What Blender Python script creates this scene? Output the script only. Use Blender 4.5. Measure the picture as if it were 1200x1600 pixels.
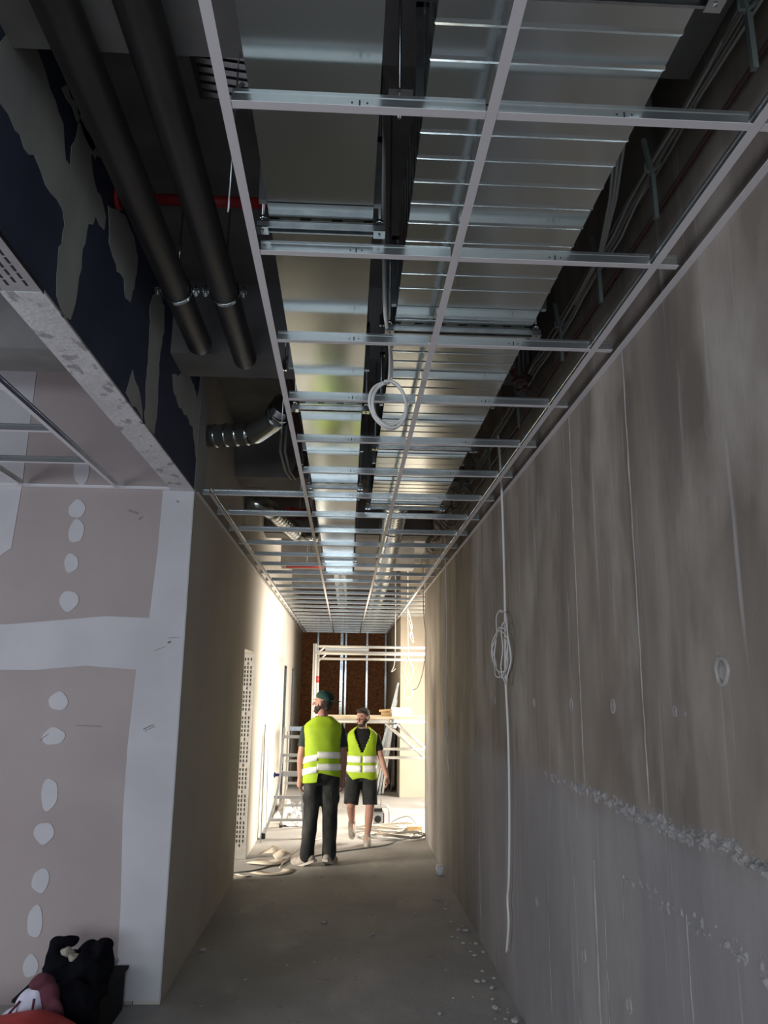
import bpy, bmesh, math, random
from mathutils import Vector, Matrix, noise
random.seed(7)
for o in list(bpy.data.objects): bpy.data.objects.remove(o)
SC = bpy.context.scene; COL = SC.collection; PI = math.pi

# ---------------------------------------------------------------- camera
PIT, YAW, ROL, HC = .2241, .0454, -.0117, 1.745
F = Vector((math.sin(YAW)*math.cos(PIT), math.cos(YAW)*math.cos(PIT), math.sin(PIT)))
R0 = Vector((math.cos(YAW), -math.sin(YAW), 0)); U0 = R0.cross(F)
R1 = R0*math.cos(ROL)-U0*math.sin(ROL); U1 = R0*math.sin(ROL)+U0*math.cos(ROL)
cd = bpy.data.cameras.new('camera'); cam = bpy.data.objects.new('camera', cd); COL.objects.link(cam)
cam.matrix_world = Matrix(((R1.x, U1.x, -F.x, 0), (R1.y, U1.y, -F.y, 0), (R1.z, U1.z, -F.z, HC), (0, 0, 0, 1)))
cd.sensor_fit = 'VERTICAL'; cd.sensor_height = 36; cd.lens = 1226/1600*36; cd.clip_start = .02
SC.camera = cam
# ---------------------------------------------------------------- light
W = bpy.data.worlds.new('world'); SC.world = W; W.use_nodes = True
W.node_tree.nodes['Background'].inputs[0].default_value = (.72, .85, 1, 1)
W.node_tree.nodes['Background'].inputs[1].default_value = .5
def area(name, loc, direction, sx, sy, power, col, spread=180):
    l = bpy.data.lights.new(name, 'AREA'); l.shape = 'RECTANGLE'; l.size = sx; l.size_y = sy; l.energy = power; l.color = col
    l.spread = math.radians(spread)
    o = bpy.data.objects.new(name, l); COL.objects.link(o); o.location = loc
    o.rotation_euler = Vector(direction).to_track_quat('-Z', 'Z').to_euler(); return o
area('daylight_right_window', (3.35, 11.7, 2.1), (-1, -.08, -.42), 2.4, 2.0, 520, (1, .91, .78), 125)
area('daylight_left_window', (-3.9, 6.55, 1.5), (1, .8, 0), .28, 1.9, 120, (1, .90, .76), 120)
area('daylight_left_window', (-3.9, 7.45, 1.5), (1, .6, 0), .28, 1.9, 120, (1, .90, .76), 120)
area('daylight_rear_window', (-1.2, -4.3, 1.9), (.12, 1, -.5), 4.6, 1.8, 175, (.78, .88, 1), 150)
area('daylight_side_window', (-4.9, 2.2, 1.35), (1, .05, -.15), 2.4, 1.6, 92, (.86, .88, 1))
SC.view_settings.view_transform = 'Standard'; SC.view_settings.look = 'None'
SC.view_settings.exposure = 0; SC.view_settings.gamma = 1; SC.view_settings.use_curve_mapping = False

# ---------------------------------------------------------------- materials
def mat(name, col, rough=.7, metal=0, col2=None, scale=4, stretch=(1, 1, 1), lo=.35, hi=.65, bump=0, bscale=None, detail=5, rvar=0, spec=None):
    m = bpy.data.materials.new(name); m.use_nodes = True; nt = m.node_tree; b = nt.nodes['Principled BSDF']
    b.inputs['Base Color'].default_value = (*col, 1); b.inputs['Roughness'].default_value = rough; b.inputs['Metallic'].default_value = metal
    if spec is not None: b.inputs['Specular IOR Level'].default_value = spec
    tc = nt.nodes.new('ShaderNodeTexCoord'); mp = nt.nodes.new('ShaderNodeMapping'); mp.inputs['Scale'].default_value = stretch
    nt.links.new(tc.outputs['Object'], mp.inputs[0])
    if col2:
        n = nt.nodes.new('ShaderNodeTexNoise'); n.inputs['Scale'].default_value = scale; n.inputs['Detail'].default_value = detail
        nt.links.new(mp.outputs[0], n.inputs['Vector'])
        r = nt.nodes.new('ShaderNodeValToRGB'); e = r.color_ramp.elements
        e[0].position = lo; e[0].color = (*col, 1); e[1].position = hi; e[1].color = (*col2, 1)
        nt.links.new(n.outputs[0], r.inputs[0]); nt.links.new(r.outputs[0], b.inputs['Base Color'])
        if rvar:
            a = nt.nodes.new('ShaderNodeMath'); a.operation = 'MULTIPLY_ADD'; a.inputs[1].default_value = rvar; a.inputs[2].default_value = rough-rvar/2
            nt.links.new(n.outputs[0], a.inputs[0]); nt.links.new(a.outputs[0], b.inputs['Roughness'])
    if bump:
        n2 = nt.nodes.new('ShaderNodeTexNoise'); n2.inputs['Scale'].default_value = bscale or scale*4; n2.inputs['Detail'].default_value = 6
        nt.links.new(mp.outputs[0], n2.inputs['Vector'])
        bp = nt.nodes.new('ShaderNodeBump'); bp.inputs['Strength'].default_value = bump; bp.inputs['Distance'].default_value = .02
        nt.links.new(n2.outputs[0], bp.inputs['Height']); nt.links.new(bp.outputs[0], b.inputs['Normal'])
    return m
def mixin(m, col, scale, lo, hi, stretch=(1, 1, 1), fac=1, detail=4, off=(0, 0, 0)):
    """adds one more noise-masked stain colour over a material's base colour"""
    nt = m.node_tree; b = nt.nodes['Principled BSDF']; inp = b.inputs['Base Color']
    tc = nt.nodes.new('ShaderNodeTexCoord'); mp = nt.nodes.new('ShaderNodeMapping'); mp.inputs['Scale'].default_value = stretch; mp.inputs['Location'].default_value = off
    n = nt.nodes.new('ShaderNodeTexNoise'); n.inputs['Scale'].default_value = scale; n.inputs['Detail'].default_value = detail
    nt.links.new(tc.outputs['Object'], mp.inputs[0]); nt.links.new(mp.outputs[0], n.inputs['Vector'])
    mr = nt.nodes.new('ShaderNodeMapRange'); mr.inputs[1].default_value = lo; mr.inputs[2].default_value = hi; mr.inputs[4].default_value = fac
    nt.links.new(n.outputs[0], mr.inputs[0])
    mx = nt.nodes.new('ShaderNodeMix'); mx.data_type = 'RGBA'; mx.inputs[7].default_value = (*col, 1)
    nt.links.new(mr.outputs[0], mx.inputs[0])
    if inp.is_linked: nt.links.new(inp.links[0].from_socket, mx.inputs[6])
    else: mx.inputs[6].default_value = inp.default_value
    nt.links.new(mx.outputs[2], inp)
    return m
def zlayer(m, z0, z1, col, fac):
    """second pour of concrete: another colour below a height"""
    nt = m.node_tree; b = nt.nodes['Principled BSDF']; inp = b.inputs['Base Color']
    tc = nt.nodes.new('ShaderNodeTexCoord'); s = nt.nodes.new('ShaderNodeSeparateXYZ'); nt.links.new(tc.outputs['Object'], s.inputs[0])
    n = nt.nodes.new('ShaderNodeTexNoise'); n.inputs['Scale'].default_value = 2.5; nt.links.new(tc.outputs['Object'], n.inputs['Vector'])
    a = nt.nodes.new('ShaderNodeMath'); a.operation = 'MULTIPLY_ADD'; a.inputs[1].default_value = .12; nt.links.new(n.outputs[0], a.inputs[0]); nt.links.new(s.outputs[2], a.inputs[2])
    mr = nt.nodes.new('ShaderNodeMapRange'); mr.inputs[1].default_value = z1+.06; mr.inputs[2].default_value = z0+.06; mr.inputs[4].default_value = fac
    nt.links.new(a.outputs[0], mr.inputs[0])
    mx = nt.nodes.new('ShaderNodeMix'); mx.data_type = 'RGBA'; mx.inputs[7].default_value = (*col, 1)
    nt.links.new(mr.outputs[0], mx.inputs[0]); nt.links.new(inp.links[0].from_socket, mx.inputs[6]); nt.links.new(mx.outputs[2], inp)
    return m
M = {}
M['concrete'] = mat('cast concrete', (.165, .140, .115), .78, 0, (.325, .285, .24), 1.7, (1, 1.4, .55), .34, .66, .16, 14, 7)
def panels(m, steps):
    nt = m.node_tree; inp = nt.nodes['Principled BSDF'].inputs['Base Color']
    tc = nt.nodes.new('ShaderNodeTexCoord'); sx = nt.nodes.new('ShaderNodeSeparateXYZ'); gm_ = nt.nodes.new('ShaderNodeNewGeometry'); nt.links.new(gm_.outputs['Position'], sx.inputs[0])
    d = nt.nodes.new('ShaderNodeMath'); d.operation = 'DIVIDE'; d.inputs[1].default_value = 12; nt.links.new(sx.outputs[1], d.inputs[0])
    r = nt.nodes.new('ShaderNodeValToRGB'); r.color_ramp.interpolation = 'CONSTANT'; e = r.color_ramp.elements
    e[0].position = 0; e[0].color = (*steps[0][1], 1); e[1].position = steps[1][0]/12; e[1].color = (*steps[1][1], 1)
    for y, c in steps[2:]: k = e.new(y/12); k.color = (*c, 1)
    nt.links.new(d.outputs[0], r.inputs[0]); mx = nt.nodes.new('ShaderNodeMix'); mx.data_type = 'RGBA'; mx.blend_type = 'MULTIPLY'; mx.inputs[0].default_value = 1
    nt.links.new(inp.links[0].from_socket, mx.inputs[6]); nt.links.new(r.outputs[0], mx.inputs[7]); nt.links.new(mx.outputs[2], inp)
panels(M['concrete'], [(0, (.86, .85, .84)), (2.69, (1.0, .985, .96)), (3.41, (.88, .865, .84)), (4.55, (.98, .96, .94)), (6.12, (.90, .87, .83)), (7.6, (1, .98, .95))])
mixin(M['concrete'], (.11, .095, .08), 2.4, .52, .68, (1, 1.8, .3), .7, 7, (0, 3, 1))
mixin(M['concrete'], (.46, .42, .365), 1.5, .54, .70, (1, 1.3, .7), .6, 6, (4, 1, 2))
zlayer(M['concrete'], 1.27, 1.40, (.275, .275, .29), .55)
mixin(M['concrete'], (.44, .43, .42), 9, .62, .75, (1, 3, .12), .5, 3, (1, 7, 2))
M['mortar'] = mat('rough mortar', (.22, .21, .20), .95, 0, (.34, .325, .31), 18, bump=.5, bscale=60)
M['ridgec'] = mat('formwork seam', (.37, .345, .31), .9, 0, (.26, .24, .22), 14)
M['slab'] = mat('slab concrete', (.17, .16, .155), .9, 0, (.24, .23, .22), 3, bump=.15)
M['floor'] = mat('dusty screed', (.26, .25, .24), .72, 0, (.37, .36, .345), 1.3, (1, 1, 1), .3, .7, .1, 30)
mixin(M['floor'], (.46, .43, .395), 3.5, .55, .75, (1, .5, 1), .6)
mixin(M['floor'], (.15, .14, .135), 14, .66, .74, (1, 1, 1), .6)
M['board'] = mat('plasterboard', (.34, .288, .272), .9, 0, (.38, .325, .31), 1.6, bump=.03)
M['paint'] = mat('corridor plaster', (.48, .44, .385), .9, 0, (.54, .50, .44), 1.2, bump=.04)
M['filler'] = mat('joint filler', (.53, .515, .53), .9, 0, (.48, .465, .475), 3, bump=.05)
M['fillerg'] = mat('greyish joint filler', (.47, .475, .44), .92, 0, (.36, .36, .34), 4, (1, 1, .4), bump=.06)
M['blue'] = mat('dark blue plasterboard', (.036, .045, .088), .85, 0, (.055, .064, .115), 3)
M['soffit'] = mat('scraped white plaster', (.55, .54, .54), .9, 0, (.66, .65, .65), 5, bump=.2, bscale=40)
mixin(M['soffit'], (.28, .27, .27), 14, .56, .62, (1, .6, 1), .8)
mixin(M['soffit'], (.03, .03, .03), 22, .68, .70, (1, .35, 1), 1)
M['galv'] = mat('galvanised steel', (.62, .66, .66), .15, 1, (.52, .56, .57), 12, rvar=.08)
M['web'] = mat('bright zinc web', (.78, .83, .83), .2, .93, (.70, .75, .76), 12)
M['duct'] = mat('galvanised duct sheet', (.70, .76, .75), .16, 1, (.62, .67, .67), 1.3, rvar=.10, bump=.012, bscale=3)
M['spiral'] = mat('spiral duct steel', (.62, .64, .63), .22, 1, (.5, .52, .52), 5, rvar=.1)
M['zinc'] = mat('matt zinc plating', (.34, .33, .30), .5, .3, (.28, .27, .25), 14)
M['bead'] = mat('dull corner bead', (.36, .36, .37), .6)
M['strut'] = mat('zinc strut', (.50, .53, .54), .3, 1, (.38, .4, .42), 30)
M['hole'] = mat('dark slot', (.02, .02, .02), .9)
M['white'] = mat('white painted steel', (.72, .69, .70), .45)
M['black'] = mat('black pipe', (.028, .027, .028), .42, 0, (.045, .04, .038), 6, (3, .5, 3), rvar=.2)
M['red'] = mat('red painted steel', (.33, .02, .02), .5)
M['redbrown'] = mat('red brown conduit', (.075, .03, .026), .6)
M['cable'] = mat('white cable', (.66, .64, .60), .5)
M['gcable'] = mat('grey cable', (.33, .33, .31), .6)
M['dcable'] = mat('dusty cable', (.20, .185, .16), .7)
M['pillar'] = mat('beige pillar plaster', (.40, .345, .27), .9, 0, (.46, .40, .32), 1.4)
M['tie'] = mat('grey plastic tie', (.13, .15, .14), .6)
M['osb'] = mat('osb board', (.15, .058, .02), .8, 0, (.36, .155, .06), 22, (1, 1, 1.6), .35, .7, .1, detail=8)
M['alu'] = mat('aluminium', (.60, .60, .59), .38, .75)
M['lalu'] = mat('ladder aluminium', (.55, .54, .53), .4, .6)
M['bluep'] = mat('blue plastic', (.03, .05, .25), .5)
M['rubber'] = mat('dark rubber', (.03, .03, .035), .8)
M['ply'] = mat('plywood deck', (.55, .47, .35), .8, 0, (.42, .34, .24), 6, (1, 6, 1))
M['wood'] = mat('pale wood', (.72, .52, .28), .8, 0, (.62, .42, .22), 8, (1, 5, 1))
M['bag'] = mat('white printed paper bag', (.72, .69, .66), .8, 0, (.45, .42, .40), 30, lo=.55, hi=.62)
M['paper'] = mat('brown paper', (.60, .53, .44), .85)
M['sheet'] = mat('crumpled plastic sheet', (.62, .62, .62), .35, 0, (.4, .41, .43), 9)
M['dpanel'] = mat('dark blue sheeting', (.03, .04, .055), .35, 0, (.09, .10, .12), 14, lo=.5, hi=.75)
M['skin'] = mat('skin', (.42, .22, .16), .6, 0, (.36, .18, .13), 12)
M['skin2'] = mat('skin light', (.46, .25, .19), .6, 0, (.40, .21, .15), 12)
M['hair'] = mat('dark hair', (.022, .014, .010), .75, 0, (.045, .03, .02), 60, bump=.6, bscale=150)
M['cap'] = mat('dark green cap', (.006, .042, .036), .85)
M['vest'] = mat('lime safety fabric', (.40, .60, .015), .7, 0, (.34, .52, .012), 7, bump=.25, bscale=16)
M['vestr'] = mat('grey vest binding', (.45, .50, .30), .7)
M['band'] = mat('reflective band', (.95, .95, .93), .35)
M['trouser'] = mat('charcoal work trousers', (.010, .012, .014), .9, 0, (.062, .062, .058), 6, (1, 1, .6), .47, .72, bump=.5, bscale=14)
M['short'] = mat('black work shorts', (.008, .009, .011), .9, 0, (.02, .022, .024), 8, bump=.5, bscale=14)
M['tee1'] = mat('dark green shirt', (.018, .032, .030), .9)
M['tee2'] = mat('black shirt', (.006, .006, .008), .9)
M['shoe'] = mat('dusty grey shoe', (.38, .34, .30), .9, 0, (.26, .235, .21), 20)
M['sole'] = mat('pale sole', (.48, .43, .38), .9)
M['sock'] = mat('pale sock', (.45, .42, .40), .9)
M['eye'] = mat('eye', (.03, .02, .02), .2)
M['jacket'] = mat('black fleece', (.004, .004, .006), .95, spec=.1)
M['beige'] = mat('beige lining', (.30, .27, .21), .9)
M['wcloth'] = mat('white cloth', (.55, .54, .64), .85)
M['maroon'] = mat('maroon cloth', (.085, .018, .03), .9)
M['redbag'] = mat('red nylon', (.50, .03, .025), .6, 0, (.42, .022, .02), 10)
M['crate'] = mat('dark crate plastic', (.009, .010, .011), .8, spec=.2)
M['grime'] = mat('pencil mark', (.24, .22, .22), .9)
M['chip'] = mat('concrete chip', (.52, .50, .47), .9, 0, (.30, .29, .28), 30)
M['cup'] = mat('crumpled foil cup', (.78, .80, .80), .5)

# ---------------------------------------------------------------- mesh helpers
WL = {}
class MB:
    def __init__(s): s.v = []; s.f = []; s.mi = []; s.sm = []
    def add(s, vs, fs, mi=0, smooth=False):
        b = len(s.v); s.v += [Vector(v) for v in vs]
        for f in fs: s.f.append([b+i for i in f]); s.mi.append(mi); s.sm.append(smooth)
        return s
    def box(s, x0, x1, y0, y1, z0, z1, mi=0):
        v = [(x, y, z) for z in (z0, z1) for y in (y0, y1) for x in (x0, x1)]
        return s.add(v, [(0, 2, 3, 1), (4, 5, 7, 6), (0, 1, 5, 4), (2, 6, 7, 3), (0, 4, 6, 2), (1, 3, 7, 5)], mi)
    def bar(s, p0, p1, w, h, up=(0, 0, 1), mi=0):
        p0 = Vector(p0); p1 = Vector(p1); d = (p1-p0).normalized(); u = Vector(up)
        if abs(d.dot(u)) > .98: u = Vector((0, 1, 0))
        x = d.cross(u).normalized(); u = x.cross(d).normalized(); v = []
        for p in (p0, p1):
            for a, b in ((-1, -1), (1, -1), (1, 1), (-1, 1)): v.append(p+x*a*w/2+u*b*h/2)
        return s.add(v, [(0, 3, 2, 1), (4, 5, 6, 7), (0, 1, 5, 4), (1, 2, 6, 5), (2, 3, 7, 6), (3, 0, 4, 7)], mi)
    def tube(s, pts, r, n=10, mi=0, cap=True, closed=False):
        pts = [Vector(p) for p in pts]; N = len(pts); rs = r if isinstance(r, (list, tuple)) else [r]*N
        v = []; t0 = (pts[1]-pts[0]).normalized(); u = t0.orthogonal().normalized()
        for i, p in enumerate(pts):
            if closed: t = (pts[(i+1) % N]-pts[i-1]).normalized()
            else: t = (pts[min(i+1, N-1)]-pts[max(i-1, 0)]).normalized()
            u = (u-t*u.dot(t)).normalized(); w = t.cross(u)
            for k in range(n): a = 2*PI*k/n; v.append(p+(u*math.cos(a)+w*math.sin(a))*rs[i])
        f = []
        for i in range(N if closed else N-1):
            for k in range(n): k2 = (k+1) % n; j = (i+1) % N; f.append((i*n+k, i*n+k2, j*n+k2, j*n+k))
        s.add(v, f, mi, True)
        if cap and not closed:
            b = len(s.v)-len(v)
            s.f.append([b+k for k in range(n)][::-1]); s.mi.append(mi); s.sm.append(False)
            s.f.append([b+(N-1)*n+k for k in range(n)]); s.mi.append(mi); s.sm.append(False)
        return s
    def loft(s, rings, n=20, mi=0, exp=1):
        """rings: (cx,cy,cz,rx,ry) horizontal ellipses"""
        v = []
        for (cx, cy, cz, rx, ry) in rings:
            for k in range(n):
                a = 2*PI*k/n; c, d = math.cos(a), math.sin(a)
                v.append((cx+rx*math.copysign(abs(c)**exp, c), cy+ry*math.copysign(abs(d)**exp, d), cz))
        f = [(i*n+k, i*n+(k+1) % n, (i+1)*n+(k+1) % n, (i+1)*n+k) for i in range(len(rings)-1) for k in range(n)]
        f.append(tuple(range(n))[::-1]); f.append(tuple((len(rings)-1)*n+k for k in range(n)))
        return s.add(v, f, mi, True)
    def ball(s, c, r, mi=0, sub=2, rot=None):
        bm = bmesh.new(); bmesh.ops.create_icosphere(bm, subdivisions=sub, radius=1)
        r = r if isinstance(r, (list, tuple)) else (r, r, r); c = Vector(c)
        q = rot or Matrix.Identity(3)
        v = [c+q @ Vector((p.co.x*r[0], p.co.y*r[1], p.co.z*r[2])) for p in bm.verts]; f = [[w.index for w in g.verts] for g in bm.faces]; bm.free()
        return s.add(v, f, mi, True)
    def limb(s, pts, rs, n=14, steps=5):
        """tapered rounded limb through joints"""
        P = []; R = []
        for i in range(len(pts)-1):
            a, b = Vector(pts[i]), Vector(pts[i+1])
            for k in range(steps): t = k/steps; P.append(a.lerp(b, t)); R.append(rs[i]+(rs[i+1]-rs[i])*t)
        P.append(Vector(pts[-1])); R.append(rs[-1])
        s.tube(P, R, n); s.ball(pts[0], rs[0]*.99); s.ball(pts[-1], rs[-1]*.99); return s
    def build(s, name, mats, parent=None, noise_amp=0, ns=8, pw=None):
        L = WL.get(parent.name) if parent else None
        if L is None:
            if parent: L = Vector((0, 0, 0))
            else:
                xs = [v.x for v in s.v]; ys = [v.y for v in s.v]; zs = [v.z for v in s.v]
                L = Vector(((min(xs)+max(xs))/2, (min(ys)+max(ys))/2, min(zs)))
        vs = s.v
        if noise_amp: vs = [v+Vector(noise.noise_vector(v*ns))*noise_amp for v in vs]
        me = bpy.data.meshes.new(name); me.from_pydata([v-L for v in vs], [], s.f); me.validate()
        for m in (mats if isinstance(mats, list) else [mats]): me.materials.append(m)
        if len(me.polygons) == len(s.f):
            me.polygons.foreach_set('material_index', s.mi); me.polygons.foreach_set('use_smooth', s.sm)
        bm = bmesh.new(); bm.from_mesh(me); bmesh.ops.recalc_face_normals(bm, faces=bm.faces); bm.to_mesh(me); bm.free()
        o = bpy.data.objects.new(name, me); COL.objects.link(o); WL[o.name] = L.copy()
        if parent: o.parent = parent
        else: o.location = L
        return o
def tag(o, label=None, cat=None, group=None, kind=None):
    if label: o['label'] = label
    if cat: o['category'] = cat
    if group: o['group'] = group
    if kind: o['kind'] = kind
    return o
def thing(name, loc, label, cat, group=None):
    o = bpy.data.objects.new(name, None); COL.objects.link(o); o.location = loc; o.empty_display_size = .1; WL[o.name] = Vector(loc)
    return tag(o, label, cat, group)
def struct(name, mb, m, label=None):
    o = mb.build(name, m); o['kind'] = 'structure'
    o['label'] = label or name.replace('_', ' '); o['category'] = name.split('_')[0]; return o
def dup(root, loc, rot=None, label=None, group=None):
    r = root.copy(); COL.objects.link(r); r.location = loc
    if rot is not None: r.rotation_euler = rot
    if label: r['label'] = label
    if group: r['group'] = group
    for ch in list(root.children):
        c = ch.copy(); COL.objects.link(c); c.parent = r
        for g in ch.children: d = g.copy(); COL.objects.link(d); d.parent = c
    return r
def remesh(o, vox=.008, sm=3, smooth=True):
    m = o.modifiers.new('remesh', 'REMESH'); m.mode = 'VOXEL'; m.voxel_size = vox; m.use_smooth_shade = smooth
    if sm: k = o.modifiers.new('smooth', 'SMOOTH'); k.iterations = sm; k.factor = .5
    return o
def poly(mb, pts, plane, val, mi=0, th=.0015, jag=0, away=1):
    """thin plate from an outline in plane 'x' (y,z), 'y' (x,z) or 'z' (x,y)"""
    P = []
    for i, p in enumerate(pts):
        q = pts[(i+1) % len(pts)]; d = math.hypot(q[0]-p[0], q[1]-p[1]); n = max(1, int(d/.035)) if jag else 1
        for k in range(n):
            t = k/n; P.append((p[0]+(q[0]-p[0])*t+(random.uniform(-jag, jag) if jag else 0), p[1]+(q[1]-p[1])*t+(random.uniform(-jag, jag) if jag else 0)))
    def mk(a, b, off): return {'x': (val+off, a, b), 'y': (a, val+off, b), 'z': (a, b, val+off)}[plane]
    n = len(P); v = [mk(a, b, 0) for a, b in P]+[mk(a, b, th*away) for a, b in P]
    mb.add(v, [tuple(range(n)), tuple(range(n, 2*n))]+[(i, (i+1) % n, n+(i+1) % n, n+i) for i in range(n)], mi)

ZC, ZS = 3.0, 4.0            # suspended ceiling, slab
XL, XR = -1.01, 1.01
# ---------------------------------------------------------------- setting
struct('floor', MB().box(-5.2, 5.2, -4.6, 18.6, -.2, 0), M['floor'], 'dusty grey screed floor of the corridor')
struct('ceiling', MB().box(-5.2, 5.2, -4.6, 18.6, ZS, ZS+.2), M['slab'], 'dark concrete slab above the open ceiling grid')
for i, y in enumerate((-.8, 1.65, 4.1, 6.68, 9.2, 11.7, 14.2, 16.6)):
    struct('trim_%d' % (i+1), MB().box(-5, 1.0, y, y+.33, 3.56, ZS-.001), M['slab'], 'concrete beam under the slab')
wr = struct('wall_right', MB().box(XR, XR+.2, -4.3, 10.2, .001, ZS-.001), M['concrete'], 'long cast concrete wall with vertical formwork seams')
struct('wall_right_far', MB().box(.95, 1.1, 13.9, 18.1, .001, ZS-.001).box(1.1, 5, 13.9, 14.05, .001, ZS-.001), M['pillar'], 'plastered pillar wall beyond the side opening')
wl = MB().box(-1.16, XL, 5.0, 7.99, .001, ZS-.001)
for a, b in ((8.94, 13.2), (13.75, 15.1), (15.6, 18.1)): wl.box(-1.16, XL, a, b, .001, ZS-.001)
for a, b in ((7.99, 8.94), (13.2, 13.75), (15.1, 15.6)): wl.box(-1.16, XL, a, b, 2.14, ZS-.001)
wlo = struct('wall_left', wl, M['paint'], 'plastered left corridor wall with doorways')
wf = struct('wall_front_left', MB().box(-4.98, -1.165, 5.0, 5.13, .001, ZS-.001), M['board'], 'plasterboard wall facing the viewer at the left')
bk = struct('wall_bulkhead', MB().box(-1.14, XL, -4.2, 4.995, ZC+.004, ZS-.001), M['blue'], 'dark blue plasterboard bulkhead above the left opening')
struct('wall_back', MB().box(-5, 1, 18.15, 18.3, .001, ZS-.001), M['osb'], 'OSB wall closing the corridor end')
struct('wall_left_outer', MB().box(-5.2, -5, -4.5, .8, 0, ZS).box(-5.2, -5, .8, 3.6, 0, .5).box(-5.2, -5, .8, 3.6, 2.7, ZS).box(-5.2, -5, 3.6, 18.5, 0, ZS), M['board'], 'outer wall of the left rooms')
struct('wall_rear', MB().box(-5, -3.7, -4.6, -4.4, 0, ZS).box(-3.7, 1.2, -4.6, -4.4, 0, .5).box(-3.7, 1.2, -4.6, -4.4, 2.9, ZS), M['board'], 'outer wall behind the viewer with a wide window opening')
struct('wall_side_room', MB().box(-4.1, -4.0, 5.13, 6.3, 0, ZS).box(-4.1, -4, 6.8, 7.2, 0, ZS).box(-4.1, -4, 7.7, 12.4, 0, ZS).box(-4.1, -4, 6.3, 7.7, 0, .4).box(-4.1, -4, 6.3, 7.7, 2.6, ZS).box(-4.1, -1.17, 12.2, 12.3, 0, ZS), M['paint'], 'walls of the room behind the first doorway')
struct('wall_right_room', MB().box(3.4, 3.6, 8.5, 10.3, 0, ZS).box(3.4, 3.6, 13.7, 15, 0, ZS).box(3.4, 3.6, 10.3, 13.7, 0, .35).box(3.4, 3.6, 10.3, 13.7, 3.15, ZS).box(1.21, 3.4, 10.05, 10.19, 0, ZS), M['paint'], 'walls of the room behind the right opening')
wn = MB()
for a in (10.3, 11.4, 12.5, 13.64): wn.box(3.44, 3.5, a, a+.06, .35, 3.15)
wn.box(3.44, 3.5, 10.36, 13.64, .35, .41).box(3.44, 3.5, 10.36, 13.64, 3.09, 3.15)
struct('window_1', wn, M['white'], 'window frame in the right side room')

# joints and marks on the walls (children of the wall)
fl = MB()
poly(fl, [(-5, 1.83), (-1.9, 1.845), (-1.6, 1.875), (-1.29, 1.855), (-1.305, 1.4), (-1.30, 1.0), (-1.27, .5), (-1.262, .02), (-1.012, .02), (-1.012, 2.998), (-1.21, 2.998), (-1.215, 2.6), (-1.235, 2.173), (-1.5, 2.18), (-2.1, 2.12), (-5, 2.1)], 'y', 4.9985, 0, .0015, 0, -1)
for z, w, h in ((3.12, .05, .1), (2.86, .05, .06), (2.715, .05, .075), (2.51, .045, .06), (2.273, .055, .065), (1.66, .055, .055), (1.454, .065, .05), (1.125, .05, .09), (.91, .055, .06), (.65, .05, .065), (.43, .045, .085), (.2, .04, .06)):
    cx_ = -1.74+random.uniform(-.01, .01)
    c = [(cx_+w*math.cos(a)*(1+.08*math.sin(a*2+z*9)), z+h*math.sin(a)*(1+.1*math.cos(a*3+z*5))) for a in [k*2*PI/28 for k in range(28)]]
    poly(fl, c, 'y', 4.9985, 0, .0015, 0, -1)
poly(fl, [(-2.13, 2.6), (-2.25, 2.5), (-2.6, 2.5), (-2.6, 3.9), (-2.1, 3.9), (-2.11, 3.0)], 'y', 4.9985, 0, .0015, 0, -1)
fl.build('joint_filler', M['filler'], wf)
gm = MB()
for (x0, z0, x1, z1, w) in ((-1.78, 1.47, -1.83, 1.43, .004), (-1.62, 1.52, -1.47, 1.515, .005), (-1.22, 1.50, -1.16, 1.53, .006), (-1.21, 1.49, -1.15, 1.52, .004), (-1.11, 2.05, -1.04, 2.055, .003), (-1.11, 2.02, -1.09, 2.03, .012), (-1.19, 1.97, -1.12, 2.0, .003), (-1.42, 2.86, -1.36, 2.84, .012), (-1.35, 2.80, -1.33, 2.82, .01), (-1.12, 2.93, -1.1, 2.92, .008)):
    gm.bar((x0, 4.9975, z0), (x1, 4.9975, z1), .001, w)
gm.build('pencil_mark', M['grime'], wf)
# bulkhead filler bands (outlines in metres on the wall face)
PO = {'A': [(1.91, 3.5), (2.0, 3.7), (2.09, 3.78), (2.13, 3.70), (2.25, 3.66), (2.38, 3.62), (2.42, 3.54), (2.48, 3.53), (2.48, 3.61), (2.5, 3.73), (2.52, 3.8), (2.68, 3.78), (2.67, 3.71), (2.73, 3.64), (2.84, 3.63), (2.88, 3.59), (2.87, 3.53), (2.77, 3.52), (2.71, 3.46), (2.69, 3.37), (2.67, 3.25), (2.66, 3.17), (2.64, 3.02), (2.55, 3.02), (2.49, 3.05), (2.48, 3.11), (2.47, 3.2), (2.49, 3.32), (2.4, 3.35), (2.3, 3.34), (2.25, 3.36), (2.16, 3.35), (2.05, 3.34), (2.01, 3.36), (1.95, 3.34), (1.5, 3.33), (1.5, 3.95), (1.65, 3.95)],
      'B': [(2.9, 3.66), (3.1, 3.76), (3.27, 3.75), (3.35, 3.69), (3.34, 3.58), (3.31, 3.44), (3.23, 3.42), (3.17, 3.48), (3.08, 3.47), (2.95, 3.53)],
      'C': [(3.71, 3.74), (3.9, 3.73), (3.92, 3.6), (3.88, 3.43), (3.9, 3.3), (3.92, 3.16), (3.9, 3.02), (3.69, 3.02), (3.66, 3.2), (3.67, 3.41), (3.62, 3.59)],
      'D': [(3.43, 3.16), (3.54, 3.13), (3.62, 3.09), (3.67, 3.02), (3.53, 3.02), (3.36, 3.02), (3.36, 3.06)],
      'E': [(4.18, 3.46), (4.63, 3.65), (4.9, 3.6), (4.98, 3.9), (4.99, 3.2), (4.83, 3.36), (4.61, 3.37), (4.38, 3.36), (4.23, 3.39)],
      'G': [(2.34, 3.74), (2.38, 3.77), (2.75, 3.78), (2.69, 3.74)]}
fb = MB()
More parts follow.
